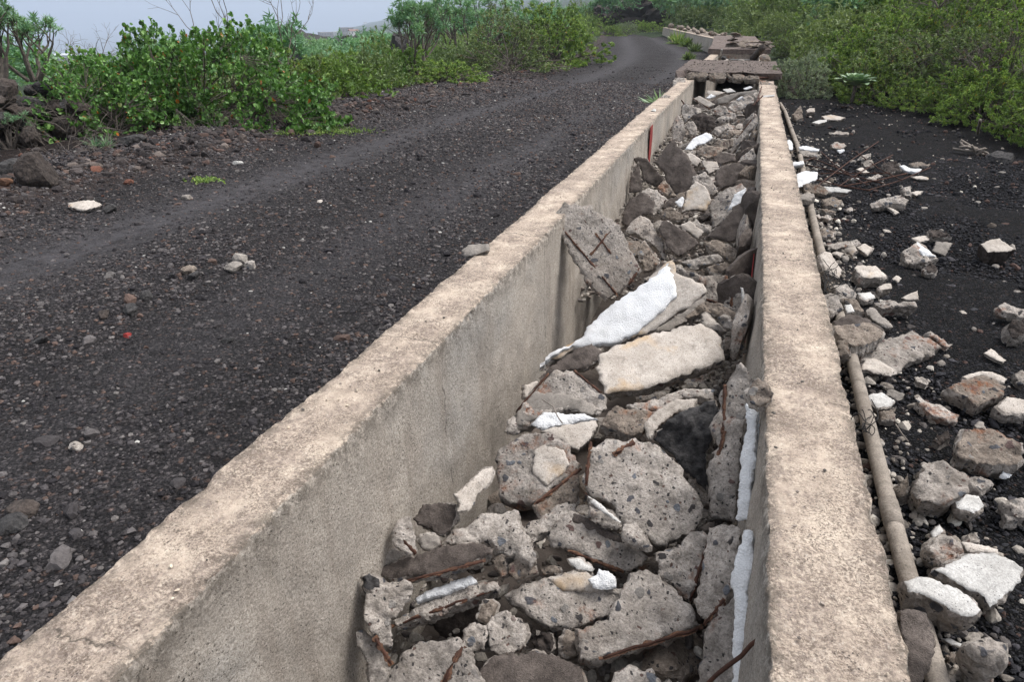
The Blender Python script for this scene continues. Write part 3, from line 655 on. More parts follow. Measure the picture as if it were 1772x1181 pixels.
C('1', 'lava', -.12, (.1, -.5, .8), .10, [(60,600),(90,580),(130,600),(135,640),(90,655),(65,640)], 'small black stone at the foot of the roadside wall')

# middle part
C('2', 'cream', .01, (.15, -.42, .9), .075, [(570,592),(598,512),(700,480),(860,420),(980,395),(1080,384),(1130,405),(1182,432),(1178,480),(1200,555),(1080,600),(960,650),(850,685),(770,702),(620,718),(590,650)], 'large smooth cream slab with a yellowish front edge, just ahead of the white foam sheet', 'the large cream slab')
C('2', 'cream', .07, (-.25, -.5, .83), .05, [(310,612),(335,548),(420,490),(520,442),(530,402),(650,290),(730,235),(800,190),(870,125),(955,66),(962,135),(1092,190),(1106,232),(1040,300),(960,350),(860,415),(700,482),(600,502),(480,505),(360,570)], 'long broken slab covered with a bright white foam sheet, slanting across the channel', 'the white foam sheet', patches=[('foam', .014, [(318,600),(338,552),(430,495),(528,446),(534,408),(650,300),(740,240),(810,195),(935,88),(950,160),(968,262),(880,350),(790,430),(690,480),(600,500),(470,500),(350,568)])])
C('2', 'dark', -.03, (.1, -.5, .85), .05, [(308,640),(370,585),(430,540),(500,495),(560,480),(618,512),(590,560),(540,595),(470,605),(380,618),(315,650)], 'dark purplish flake tucked below the white foam sheet', 'the purplish flake')
C('2', 'agg', -.02, (.05, -.62, .78), .09, [(128,905),(150,850),(200,790),(290,690),(380,612),(470,608),(540,650),(630,735),(635,790),(590,830),(450,800),(300,860),(180,910)], 'tall peaked slab with a smooth grey band, rusty edge against the roadside wall', 'the peaked slab', patches=[('grey', .003, [(205,800),(290,710),(420,715),(560,760),(610,800),(560,825),(450,795),(300,850),(190,880)])], bars=[((205,800),(350,625),.005), ((480,610),(600,710),.005)])
C('2', 'foam', -.04, (0, -.5, .86), .03, [(262,862),(330,800),(430,812),(520,812),(590,838),(500,850),(420,868),(320,890)], 'ragged white foam flake at the foot of the peaked slab')
C('2', 'cream', -.06, (.1, -.5, .86), .05, [(315,895),(430,862),(585,842),(590,870),(555,930),(500,985),(450,965),(400,930)], 'speckled cream piece behind the cream-patched block')
C('2', 'lava', .0, (-.1, -.75, .6), .14, [(845,930),(890,865),(985,798),(1080,760),(1150,745),(1165,800),(1150,900),(1110,1000),(1105,1185),(1000,1085),(920,1000)], 'big black lava boulder in the pile beside the tall rusty slab', 'the black boulder')
C('2', 'agg', .10, (-.5, -.6, .62), .06, [(1238,572),(1270,566),(1305,600),(1300,760),(1275,900),(1258,1050),(1250,1185),(1236,1325),(1112,1310),(1105,1185),(1112,1050),(1150,960),(1142,925),(1112,880),(1155,800),(1150,700),(1185,680)], 'tall rusty slab standing on edge along the gravel-side wall', 'the tall rusty slab', bars=[((1190,680),(1180,900),.006), ((1190,900),(1140,1080),.006)])
C('2', 'foam', .20, (-.5, -.55, .65), .03, [(1288,752),(1347,782),(1342,900),(1328,1040),(1314,1185),(1302,1322),(1240,1320),(1252,1185),(1268,1000),(1288,860)], 'long white foam strip between the tall rusty slab and the gravel-side wall', 'the long foam strip')
C('2', 'agg2', -.02, (.1, -.5, .8), .09, [(595,870),(640,800),(680,768),(740,785),(850,805),(832,860),(800,905),(750,920),(680,900)], 'reddish-brown rubble lump below the large cream slab', 'the reddish lump')
C('2', 'cream', .0, (.1, -.55, .8), .04, [(800,870),(860,800),(960,740),(1065,742),(1040,792),(960,810),(880,870),(838,935),(825,900)], 'cream fragment showing between the reddish lump and the black boulder')
C('2', 'agg', .03, (.1, -.5, .8), .06, [(720,770),(850,745),(1000,690),(1150,690),(1140,740),(1000,735),(870,800),(760,795)], 'thin pebbly slab under the front edge of the large cream slab')
C('2', 'agg', .12, (.1, -.7, .7), .05, [(955,100),(1020,130),(1090,160),(1200,150),(1195,210),(1180,262),(1150,290),(1085,255),(1110,190),(960,140)], 'square pebbly slab with rusty sides just beyond the white foam sheet', 'the rusty-sided square slab', bars=[((1200,160),(1180,260),.005), ((1080,262),(1160,285),.005)])
C('2', 'agg', .12, (-.4, -.7, .6), .05, [(1190,195),(1230,148),(1282,160),(1290,260),(1272,362),(1225,340),(1185,310)], 'upright slab with a rust streak near a white pole', bars=[((1228,180),(1222,300),.005)])
C('2', 'white', .14, (-.3, -.8, .5), .02, [(1265,210),(1278,215),(1298,300),(1295,400),(1282,400),(1270,300)], 'thin white strip standing at the gravel-side wall')
C('2', 'agg2', .07, (0, -.6, .8), .06, [(1000,350),(1085,280),(1180,290),(1250,335),(1240,365),(1150,345),(1090,330),(1010,365)], 'brown slab edge stacked beyond the large cream slab')
C('2', 'agg', .08, (-.1, -.7, .7), .04, [(1150,362),(1190,348),(1296,402),(1295,435),(1220,412)], 'thin grey slab end beside the gravel-side wall')
C('2', 'agg2', .03, (-.1, -.7, .7), .06, [(1190,452),(1290,445),(1292,508),(1192,512)], 'dark square lump below the thin grey slab end')
C('2', 'cream', .06, (.3, -.6, .7), .03, [(1083,340),(1108,335),(1160,380),(1210,425),(1180,425),(1100,395)], 'cream sliver poking up behind the large cream slab')
C('2', 'cream', -.1, (.5, -.5, .7), .05, [(243,735),(245,675),(300,655),(310,665),(255,735)], 'small cream corner against the roadside wall')
C('2', 'grey', .0, (0, -.6, .8), .05, [(860,410),(960,350),(1050,280),(1110,240),(1090,300),(1020,370),(930,420),(862,425)], 'grey broken edge beneath the white foam sheet')

# leaning slab and what lies beyond it
C('3', 'agg', .345, (.30, -.70, .62), .05, [(45,575),(85,530),(120,485),(180,500),(260,500),(340,550),(430,610),(490,720),(560,880),(510,950),(430,1020),(358,1068),(255,965),(160,805),(78,650)], 'large leaning slab crossed by rusty bars, its corner resting on the roadside wall', 'the large leaning slab', anchor=(60, 560), side='cream', bars=[((55,575),(415,1010),.006), ((415,615),(275,785),.007), ((300,670),(385,780),.005), ((545,865),(490,960),.007), ((220,575),(245,610),.004), ((445,870),(510,940),.004)])
C('3', 'dark', .16, (-.1, -.85, .5), .06, [(625,262),(660,225),(695,175),(735,138),(800,195),(845,260),(885,345),(845,400),(805,445),(745,452),(700,380),(670,310)], 'dark diamond-shaped slab standing on its point', 'the dark diamond slab')
C('3', 'dark', .06, (.35, -.8, .4), .04, [(485,442),(495,350),(540,262),(552,300),(566,400),(560,432)], 'tall narrow dark slab standing by the roadside wall')
C('3', 'agg', .04, (-.3, -.8, .5), .05, [(448,440),(452,350),(482,290),(535,262),(500,340),(488,445)], 'grey upright slab edge hugging the roadside wall')
C('3', 'dark', .1, (.1, -.8, .5), .05, [(508,240),(540,230),(590,245),(640,300),(685,362),(652,412),(570,372),(548,300)], 'dark slab leaning behind the tall narrow one')
C('3', 'dark', .0, (-.2, -.65, .7), .07, [(440,605),(460,520),(490,470),(560,428),(632,478),(625,560),(530,572),(482,635)], 'dark brown five-sided slab near the roadside wall', 'the brown five-sided slab')
C('3', 'agg', .05, (.2, -.6, .75), .07, [(560,430),(600,402),(660,430),(710,475),(660,520),(632,562),(625,480)], 'grey rubble lump joined to the brown five-sided slab')
C('3', 'cream', .12, (.25, -.8, .5), .07, [(785,552),(800,490),(815,430),(862,366),(930,405),(955,480),(925,552),(880,530),(830,540)], 'cream-faced block standing upright in the centre of the pile', 'the upright cream block', side='agg2')
C('3', 'dark', .15, (.1, -.75, .6), .06, [(968,360),(985,310),(1010,285),(1090,262),(1165,285),(1175,370),(1100,385),(1040,405),(1000,430)], 'broad dark slab near the gravel-side wall', 'the broad dark slab')
C('3', 'agg', .1, (-.2, -.7, .65), .06, [(935,510),(960,470),(1030,410),(1125,378),(1165,430),(1150,500),(1100,540),(1030,600),(955,645)], 'slab with a torn foam patch beyond the dark triangular slab', 'the foam-patched slab', patches=[('foam', .008, [(1042,545),(1085,450),(1150,410),(1162,470),(1130,500),(1080,530)])])
C('3', 'dark', .1, (-.15, -.8, .6), .07, [(908,702),(990,620),(1112,494),(1150,545),(1182,600),(1180,650),(1060,725),(940,690)], 'dark triangular slab propped by the gravel-side wall', 'the dark triangular slab')
C('3', 'dark', .05, (.1, -.7, .7), .06, [(650,645),(680,585),(720,600),(850,680),(892,730),(830,770),(762,802),(700,740)], 'dark pointed slab beyond the white foam sheet', 'the dark pointed slab')
C('3', 'agg', .05, (.35, -.65, .65), .07, [(478,645),(510,590),(548,560),(605,580),(640,650),(725,762),(692,825),(640,760),(590,700)], 'pebbly slab leaning beside the large leaning slab')
C('3', 'agg2', -.03, (.2, -.7, .65), .06, [(535,745),(575,705),(620,770),(668,820),(640,870),(570,892)], 'small brown slab squeezed behind the large leaning slab')
C('3', 'agg', .02, (0, -.65, .75), .05, [(768,832),(860,805),(990,778),(1030,820),(950,845),(860,862)], 'flat pebbly slab end-on beyond the white foam sheet')
C('3', 'agg2', .0, (0, -.65, .75), .06, [(930,860),(1030,828),(1060,862),(1010,892),(950,888)], 'small brown lump under the flat end-on slab')
C('3', 'agg2', .03, (0, -.65, .75), .07, [(908,712),(1000,700),(1132,775),(1100,832),(1020,800),(945,760)], 'dark wet-looking lump in front of the dark triangular slab')
C('3', 'cream', .06, (.1, -.7, .7), .03, [(775,625),(830,590),(910,660),(880,698),(820,655)], 'cream shard lying between two dark slabs')
C('3', 'agg', .07, (.1, -.7, .7), .05, [(830,600),(880,600),(950,630),(950,665),(900,660)], 'grey shard beside the cream shard')
C('3', 'foam', .05, (.1, -.7, .7), .02, [(745,490),(790,456),(800,470),(790,525),(770,515)], 'tiny torn foam tuft beside the upright cream block')
C('3', 'agg2', .02, (.1, -.7, .7), .06, [(660,545),(720,515),(790,555),(800,590),(740,600),(670,575)], 'flat brown stone in front of the upright cream block')
C('3', 'agg', .12, (.2, -.75, .6), .07, [(845,345),(920,320),(965,370),(1000,432),(962,455),(900,395),(855,385)], 'grey lump behind the upright cream block')
C('3', 'cream', .16, (0, -.7, .7), .03, [(800,212),(850,215),(900,252),(870,285),(828,262)], 'cream tile piece beyond the dark diamond slab')
C('3', 'cream', .15, (0, -.6, .8), .04, [(898,255),(985,258),(1002,298),(942,330),(915,300)], 'small cream brick beyond the broad dark slab', bars=[((905,300),(1000,290),.003)])
C('3', 'agg', .2, (-.3, -.7, .6), .05, [(1100,262),(1130,220),(1192,178),(1206,240),(1205,300),(1165,300)], 'grey slab against the gravel-side wall behind the broad dark slab')
C('3', 'dark', .06, (-.7, -.5, .5), .04, [(1160,375),(1200,370),(1205,480),(1195,560),(1165,520),(1150,450)], 'dark sliver pinched against the gravel-side wall')
C('3', 'agg2', .04, (-.4, -.6, .6), .05, [(1060,860),(1120,800),(1165,770),(1160,830),(1100,890)], 'brown sliver by the gravel-side wall beyond the rusty-sided slab')
C('3', 'agg2', .02, (.2, -.7, .6), .06, [(650,410),(690,355),(740,430),(760,458),(700,455)], 'brown lump at the foot of the dark diamond slab')
C('3', 'dark', .0, (0, -.7, .7), .04, [(660,520),(720,470),(780,460),(770,500),(700,530)], 'dark flat shard behind the flat brown stone')
C('3', 'foam', .2, (0, -.6, .8), .03, [(803,192),(830,150),(862,118),(905,100),(945,94),(966,122),(920,158),(875,165),(850,195)], 'bright white foam sheet lying beyond the dark diamond slab', 'the bright foam sheet')
C('3', 'agg', .26, (-.35, -.75, .6), .05, [(1040,200),(1090,130),(1180,25),(1215,0),(1215,30),(1150,115),(1070,215)], 'long leaning slab propped against the gravel-side wall far down the pile', 'the long leaning slab', bars=[((1050,190),(1180,25),.006)])
C('3', 'foam', .2, (-.4, -.7, .6), .02, [(1070,205),(1140,110),(1212,22),(1217,42),(1150,135),(1085,216)], 'straight white foam edge under the long leaning slab')
C('3', 'agg', .22, (.2, -.85, .45), .05, [(728,85),(745,20),(765,-5),(800,40),(812,100),(782,152),(735,138)], 'tall pointed slab by the roadside wall beyond the red paint drip', 'the tall pointed slab')
C('3', 'agg', .22, (.1, -.8, .55), .05, [(812,70),(820,45),(850,28),(872,85),(845,126)], 'egg-shaped lump beside the tall pointed slab')
C('3', 'agg2', .22, (0, -.7, .6), .05, [(970,165),(1010,145),(1062,130),(1045,190),(985,195)], 'flat stone in front of the bright foam sheet')
C('3', 'agg2', .18, (0, -.7, .6), .05, [(880,185),(930,165),(1025,185),(1000,225),(930,245),(880,220)], 'dark lump below the bright foam sheet')
C('3', 'dark', .16, (0, -.7, .6), .05, [(960,250),(1010,205),(1090,215),(1095,255),(1000,280)], 'dark rounded lump behind the small cream brick')

# far part of the open channel (zoom 4)
C('4', 'agg', .25, (.1, -.9, .4), .06, [(395,830),(412,770),(440,755),(548,790),(535,850),(480,880),(430,930)], 'dark-fronted block by the far roadside wall', side='dark')
C('4', 'brown', .22, (0, -.85, .5), .12, [(482,880),(510,840),(600,828),(690,870),(705,960),(660,1000),(560,990),(500,940)], 'rusty brown boulder in the far part of the open channel', 'the rusty brown boulder')
C('4', 'agg', .26, (0, -.85, .5), .06, [(680,800),(720,768),(790,775),(822,830),(760,862),(690,855)], 'grey block above the rusty brown boulder')
C('4', 'agg', .27, (.1, -.85, .5), .06, [(812,785),(880,720),(1000,675),(1032,700),(1035,745),(960,800),(870,832),(820,815)], 'big grey slab with a foam scrap at the far end of the pile', 'the far grey slab', patches=[('foam', .01, [(880,720),(930,690),(945,700),(900,730)])])
C('4', 'agg', .24, (0, -.85, .5), .05, [(705,885),(780,850),(870,835),(885,860),(850,900),(740,935)], 'oblong slab below the far grey slab')
C('4', 'grey', .31, (0, -.9, .4), .05, [(705,720),(790,680),(900,655),(1065,630),(1080,670),(1030,690),(900,680),(810,750),(720,760)], 'long smooth slab lying across the far end of the pile', 'the long smooth slab')
C('4', 'cream', .3, (0, -.8, .6), .04, [(500,710),(560,685),(640,730),(700,760),(640,790),(560,760)], 'pale slab just inside the mouth of the covered section', bars=[((505,710),(650,800),.008)])
C('4', 'cream', .33, (0, -.7, .7), .03, [(620,640),(700,640),(790,655),(720,680),(640,690)], 'pale shard under the broken cover slab')
C('4', 'foam', .32, (0, -.7, .7), .03, [(612,705),(660,668),(705,690),(650,710)], 'foam scrap at the mouth of the covered section')
C('4', 'foam', .34, (0, -.7, .7), .02, [(940,620),(1000,600),(1030,610),(960,635)], 'foam scrap below the broken edge of the cover slab')
C('4', 'white', .33, (0, -.7, .7), .02, [(760,630),(830,618),(880,650),(800,660)], 'white shard below the broken edge of the cover slab')
C('4', 'agg', .24, (.2, -.9, .4), .05, [(440,960),(455,920),(500,905),(535,960),(530,1040),(470,1030)], 'upright stone beside the rusty brown boulder')
C('4', 'agg', .2, (.1, -.8, .5), .05, [(670,1010),(700,960),(780,940),(800,980),(760,1010),(720,1050)], 'small stone below the rusty brown boulder')
C('4', 'agg2', .2, (0, -.8, .5), .05, [(740,1050),(800,990),(850,985),(880,1020),(820,1060)], 'angular stone near the long leaning slab')
C('4', 'agg2', .18, (.1, -.8, .5), .06, [(690,1110),(720,1070),(860,1060),(850,1130),(760,1160)], 'flat lump near the bright foam sheet')
C('4', 'agg', .34, (.1, -.7, .7), .1, [(325,560),(345,525),(430,525),(445,590),(470,625),(330,625)], 'squared block at the corner where the roadside wall meets the cover slab')
C('4', 'agg', .37, (0, -.4, .9), .02, [(220,690),(260,678),(305,685),(290,703),(230,705)], 'flat stone resting on top of the far roadside wall')
C('4', 'white', .37, (0, -.5, .9), .02, [(130,815),(160,797),(180,800),(175,825)], 'small white chip resting on the roadside wall')
C('4', 'white', .37, (0, -.5, .9), .015, [(1105,700),(1110,685),(1220,672),(1215,690)], 'thin white board on top of the gravel-side wall')
C('4', 'agg2', .36, (.1, -.5, .9), .04, [(1085,540),(1140,550),(1200,575),(1245,600),(1235,625),(1110,610)], 'dark triangular plate where the gravel-side wall meets the cover slab')
C('2', 'agg2', .40, (-.1, -.6, .8), .06, [(1297,700),(1320,655),(1350,645),(1400,665),(1427,720),(1405,762),(1350,780),(1310,755)], 'round pebbly lump perched on the inner rim of the gravel-side wall', 'the perched lump')
C('0', 'grey', .37, (-.1, -.5, .86), .03, [(798,432),(815,422),(845,420),(847,432),(815,444),(800,441)], 'flat grey stone lying on the roadside wall by the road', 'the stone on the roadside wall')

# loose things among the rubble
def rod(name, a, za, b, zb, r, label, cat, mat='rust', wob=.003, mid=None):
    A, B = at(*a, za), at(*b, zb); pts = resample([A, B] if mid is None else [A, at(*mid[:2], mid[2]), B], .04)
    rng = np.random.default_rng(int(a[0])); pts[1:-1] += rng.normal(0, wob, pts[1:-1].shape)
    c = pts.mean(0); V, Fc = poly_tube(pts-c, r, 8, r*.25, 4)
    return link(name, mesh_np(name, V, Fc, [M[mat]], smooth=True), c, label=label, cat=cat)
rod('steel_rod', (1200, 1200), .04, (1321, 1101), .26, .0048, 'bent rusty steel rod sticking up beside the near end of the gravel-side wall', 'rebar')
rod('steel_rod', (1171, 165), .30, (1186, 182), .18, .010, 'short dark rod poking from the far roadside wall', 'rebar')
rod('steel_rod', (1309, 177), .37, (1318, 150), .42, .008, 'thin rusty rod at the corner of the broken cover slab', 'rebar')
rod('dry_twig', (938, 692), .02, (973, 733), .0, .0025, 'pale dry twig lying on the peaked slab', 'twig', 'twig', .002, (958, 705, .03))
rod('steel_rod', (1303, 182), .33, (1320, 166), .40, .010, 'dark bar leaning at the far end of the open channel', 'rebar')

# ---------------------------------------------------------------- fillers down in the pile
rng = np.random.default_rng(77)
def pile_h(x, y):
    t = (x+.96)/1.14
    L = np.interp(y, [0, 2, 2.6, 3.6, 4.2, 6, 9, 14], [-.42, -.42, -.62, -.64, -.24, -.02, .12, .24]); Rr = np.interp(y, [0, 2, 4, 6, 9, 14], [-.24, -.14, -.01, .07, .16, .26])
    return L*(1-t)+Rr*t
for i in range(165):
    y = .75+ (i/165)**1.15*12.6; x = rng.uniform(-.86, .10); s = rng.uniform(.05, .12)*(1+y*.03)
    z = pile_h(x, y)-.05-s*.6-rng.uniform(0, .06)
    if i % 3:
        lump((x, y, z), s, rng.choice(['agg', 'agg2', 'dark', 'brown', 'agg']), rng=np.random.default_rng(900+i), k=4 if y < 3 else 3, cuts=11)
    else:
        lump((x, y, z), (s*1.9, s*1.2, s*.42), rng.choice(['agg', 'agg2', 'dark', 'agg']), rng=np.random.default_rng(900+i), k=4 if y < 3 else 3, cuts=12)
for i in range(26):      # pieces standing along the gravel-side wall
    y = 3.2+i*.36; lump((.125+rng.normal(0, .01), y, rng.uniform(-.02, .12)+.012*y), (.05, rng.uniform(.14, .24), rng.uniform(.12, .2)), rng.choice(['agg', 'agg2', 'dark']), rng=np.random.default_rng(1700+i), k=3, cuts=12)
for i in range(60):      # broken stones filling the next open stretch
    y = 18.2+rng.uniform(0, 4.3); x = rng.uniform(-.85, .1)
    lump((x, y, rng.uniform(-.05, .22)), rng.uniform(.09, .2), rng.choice(['agg', 'agg2', 'dark']), rng=np.random.default_rng(2900+i), k=2, zone='second') if i < 26 else None
# ---------------------------------------------------------------- cover slabs over the channel
def box_rough(name, x0, x1, y0, y1, z0, z1, mat, amp=.01, seed=1, step=.12, front=0.0, zf=None):
    """a closed rough block, subdivided; ragged front edge of depth `front`"""
    nx, ny, nz_ = [max(2, int((b-a)/step)+1) for a, b in ((x0, x1), (y0, y1), (z0, z1))]
    V, Fs, off = [], [], 0
    def face(o, a, b, na, nb):
        nonlocal off
        s, t = np.meshgrid(np.linspace(0, 1, na), np.linspace(0, 1, nb), indexing='ij')
        p = np.array(o)+s[..., None]*np.array(a)+t[..., None]*np.array(b)
        V.append(p.reshape(-1, 3)); Fs.append(grid_faces(na, nb)+off); off += na*nb
    dx, dy, dz = x1-x0, y1-y0, z1-z0
    face((x0, y0, z1), (0, dy, 0), (dx, 0, 0), ny, nx); face((x0, y0, z0), (dx, 0, 0), (0, dy, 0), nx, ny)
    face((x0, y0, z0), (0, 0, dz), (dx, 0, 0), nz_, nx); face((x0, y1, z0), (dx, 0, 0), (0, 0, dz), nx, nz_)
    face((x0, y0, z0), (0, dy, 0), (0, 0, dz), ny, nz_); face((x1, y0, z0), (0, 0, dz), (0, dy, 0), nz_, ny)
    P = np.concatenate(V)
    fr = np.clip(1-(P[:, 1]-y0)/max(front, 1e-3), 0, 1) if front else 0
    d = np.stack([fbm(P, 4, 4, seed+i) for i in range(3)], 1)*amp
    if front: d[:, 1] += fr*np.abs(fbm(P*[1, 0, 1.5], 3.0, 3, seed+8))*front*1.2
    P = P+d
    if zf: P[:, 2] += zf(P)
    c = P.mean(0); c[2] = z0
    return mesh_np(name, P-c, [f[:, ::-1] for f in Fs], [mat]), c
slabtop = mat_skin('brown gritty concrete', (.075, .055, .048), (.19, .15, .13), .4, 60, .006)
me, c = box_rough('cover_slab', -1.34, .56, 13.9, 15.95, .37, .475, slabtop, .012, 3, .07, .35)
s1 = link('cover_slab', me, c, label='brown gritty cover slab with a broken front edge closing the channel', cat='cover slab')
me, c2 = box_rough('cover_slab', -1.36, .53, 15.99, 17.9, .37, .47, slabtop, .012, 6, .09)
link('cover_slab', me, c2, label='second brown cover slab directly behind the broken-fronted one', cat='cover slab')
for z_, y_, mt in ((.385, 14.12, 'agg2'), (.335, 14.3, 'rust')):
    pass
# layered soffit with rusted bars under the broken front
me2, cc = box_rough('render_layer', -1.0, .36, 14.0, 15.9, .335, .375, M['cream'], .01, 9, .09, .25)
link('render_layer', me2, cc-c, parent=s1, label='pale broken underside layer')
for k in range(3):
    p = [np.array((-.85+.1*k, 13.95+.05*k, .36+.02*k)), np.array((-.2, 13.85, .37+.015*k)), np.array((.45, 14.0+.03*k, .42))]
    V, Fc = poly_tube(resample(p, .2)-c, .011, 6, .006, k); link('rebar', mesh_np('rebar', V, Fc, [M['rust']], smooth=True), parent=s1)
# flat stones lying along the broken edge
rg = np.random.default_rng(4)
for i, ol in enumerate([[(440,500),(470,478),(520,480),(515,520),(470,540)], [(520,482),(630,474),(642,505),(610,528),(560,530),(515,515)], [(640,490),(700,478),(780,480),(798,508),(780,540),(700,545),(645,525)], [(848,500),(900,492),(952,502),(950,540),(900,545),(850,535)], [(790,488),(810,490),(848,525),(835,540),(800,512)], [(955,512),(1010,505),(1080,512),(1085,542),(1000,550),(955,545)]]):
    chunk('4', 'agg2', .43, (0, -.75, .7), .12, ol, ['flat brown stone at the roadside end of the cover slab edge', 'wide flat stone on the broken cover slab edge beside the roadside end', 'widest flat stone in the middle of the broken cover slab edge', 'flat stone on the broken cover slab edge nearer the gravel side', 'small wedge stone between two flat stones on the cover slab edge', 'thick stone at the gravel-side end of the cover slab edge'][i], zone='slab')
lump((-.33-.25, 16.9, .56), .10, 'lava', 'small black stone sitting on the second brown cover slab', rng=np.random.default_rng(5), k=3, zone='slab', ref='the black stone')
# third slab beyond the second opening
sh = float(chan_shift(30.0))
me, c3 = box_rough('cover_slab', -1.28, .50, 23.0, 37.0, .37, .50, slabtop, .02, 12, .22, 0, lambda P: 0*P[:, 0])
me.vertices.foreach_get; 
vv_ = np.zeros(len(me.vertices)*3, np.float32); me.vertices.foreach_get('co', vv_); vv_ = vv_.reshape(-1, 3)
vv_[:, 0] += chan_shift(vv_[:, 1]+c3[1]); me.vertices.foreach_set('co', vv_.ravel()); me.update()
s3 = link('cover_slab', me, c3, label='long distant cover slab with stones stacked on its front, beyond the small opening', cat='cover slab')
me, cb = box_rough('front_beam', -.93, .18, 22.93, 22.99, .10, .36, M['agg2'], .008, 15, .1)
link('front_beam', me, cb-c3, parent=s3)
me, cb = box_rough('white_edge', -.6, .02, 22.86, 22.92, .21, .235, M['white'], .003, 16, .1)
link('white_edge', me, cb-c3, parent=s3)
rowx = sorted(rg.uniform(-.40, .45, 18))
for i in range(25):
    if i < 7: x, y, z = -.62+rg.normal(0, .07), 24.6+rg.normal(0, .06), .535+.055*i; lab, w = f'{ORD[i]} flat stone up from the bottom of the tall stack on the distant cover slab', .30
    else: x, y, z = rowx[i-7], 23.5+rg.uniform(0, 1.6), .53+.06*(i % 3); lab, w = f'{ORD[i-7]} flat stone from the tall stack in the low row on the distant cover slab', .26
    lump((x, y, z), (w*rg.uniform(.7, 1.1), .14, .035), 'agg2', lab, rng=np.random.default_rng(60+i), k=2, name='flat_stone', cat='stone', zone='stack', smooth=False)
    CH[-1]['o']['group'] = 'flat stones stacked on the distant cover slab'
lump((.30, 19.4, .42), .16, 'agg2', 'grey stone on the gravel-side wall beside the small opening', rng=np.random.default_rng(8), k=3, zone='slab')
rod('timber_post', (1298, 106), .15, (1320, 82), .62, .09, 'dark leaning post across the small second opening', 'post', 'dark', .004)
rod('white_stick', (1246, 98), .36, (1249, 86), .62, .02, 'white stick standing at the roadside corner of the small opening', 'stick', 'white', .002)
rod('white_stick', (1162, 49), .33, (1163, 40), .75, .035, 'white stick standing at the far end of the bent wall', 'stick', 'white', .002)
# loose stones along the top of the bent far wall
for i in range(20):
    y = 38.5+i*1.4; x = float(chan_shift(y))+rg.uniform(-1.1, .3)
    lump((x, y, .40+rg.uniform(0, .12)), rg.uniform(.16, .3), 'agg2', f'{ORD[i]} rough stone from the cover slab end on top of the distant bent channel', rng=np.random.default_rng(160+i), k=2, name='rough_stone', cat='stone', zone='stack')
    CH[-1]['o']['group'] = 'rough stones along the distant bent channel'
fy = axis([(37, 68, 60)]); fu = np.linspace(-.98, .2, 6)
FX = chan_shift(fy)[:, None]+fu; FP = np.stack([FX, np.repeat(fy[:, None], 6, 1), np.full(FX.shape, .30)], -1).reshape(-1, 3); FP[:, 2] += fbm(FP, 1.5, 3, 4)*.05
link('channel_fill', mesh_np('channel_fill', FP, grid_faces(60 if len(fy) == 60 else len(fy), 6), [M['agg2']]), kind='structure')

# ---------------------------------------------------------------- pipe and debris on the black strip
pp = np.array([(.615, .2, .035), (.612, 1.3, .035), (.603, 1.8, .04), (.605, 2.4, .045), (.612, 3.1, .045), (.60, 4.2, .05), (.598, 5.0, .05), (.62, 6.8, .05), (.65, 8.6, .05), (.63, 10.3, .05), (.62, 12.2, .04), (.58, 13.4, .03)])
ys = np.linspace(.2, 13.4, 160); pts = np.stack([np.interp(ys, pp[:, 1], pp[:, 0]), ys, np.interp(ys, pp[:, 1], pp[:, 2])], 1)
for _ in range(6): pts[1:-1] = (pts[:-2]+pts[1:-1]*2+pts[2:])/4
V, Fc = poly_tube(pts, .0262, 20); c = np.array((.61, 6, 0))
pipe = link('pipe', mesh_np('pipe', V-c, Fc, [M['pipe']], smooth=True), c, label='long dusty grey pipe running along the foot of the gravel-side wall', cat='pipe')
for yj in (1.95, 3.45, 7.4, 10.2):
    i0 = int(np.argmin(abs(pts[:, 1]-yj))); q = resample([pts[i0-1]*.5+pts[i0]*.5, pts[i0+1]], .05)
    V, Fc = poly_tube(q-c, .0290, 20); link('pipe_socket', mesh_np('pipe_socket', V, Fc, [M['pipe']], smooth=True), parent=pipe)
G = lambda *a, **k: chunk(*a, zone='gravel', **k)
U1 = (.03, -.22, 1)
G('6', 'agg', .05, U1, .06, [(145,90),(200,60),(260,45),(340,20),(365,35),(400,50),(435,80),(380,110),(330,130),(290,165),(230,150),(170,120)], 'wide thin grey slab lying flat on the black gravel near the break in the pipe', 'the wide thin slab')
G('6', 'cream', .065, U1, .02, [(168,150),(185,115),(215,110),(250,130),(290,150),(268,165)], 'cream corner piece lying over the wide thin slab')
G('6', 'white', .05, U1, .035, [(185,238),(210,226),(240,222),(285,252),(270,272),(228,276)], 'pale cream stone with a flat top beside the pipe and wire', 'the pale flat-topped stone')
G('6', 'agg', .05, U1, .05, [(345,245),(360,235),(400,262),(450,275),(495,302),(490,325),(420,308),(392,290)], 'elongated pebbly stone between the pipe and the dark flat slab')
G('6', 'agg2', .10, (.05, -.3, .95), .08, [(455,208),(500,185),(565,165),(615,180),(652,203),(642,238),(600,252),(552,275),(505,235)], 'dark rough flat slab on the black gravel with a pale stone behind', 'the dark flat slab')
G('6', 'cream', .09, U1, .05, [(500,172),(560,155),(600,155),(656,178),(640,192),(575,165),(520,182)], 'cream slab edge behind the dark flat slab')
G('6', 'agg2', .12, (0, -.4, .9), .11, [(480,405),(498,375),(508,345),(560,342),(620,350),(665,370),(700,395),(707,440),(690,465),(560,462),(490,440)], 'big dark brown block on the black gravel', 'the big brown block')
G('6', 'agg', .13, (-.1, -.4, .9), .12, [(340,545),(360,490),(378,446),(440,448),(490,480),(530,502),(525,560),(450,592),(370,582)], 'big pale tan rubble block between the pipe and the white-topped pair', 'the tan block')
G('6', 'white', .09, U1, .06, [(475,562),(510,555),(560,565),(580,598),(545,622),(485,605)], 'small block with a flat white top touching the big tan block')
G('6', 'agg', .08, U1, .07, [(528,512),(570,495),(598,520),(562,560),(540,545)], 'rounded grey stone beside the big tan block')
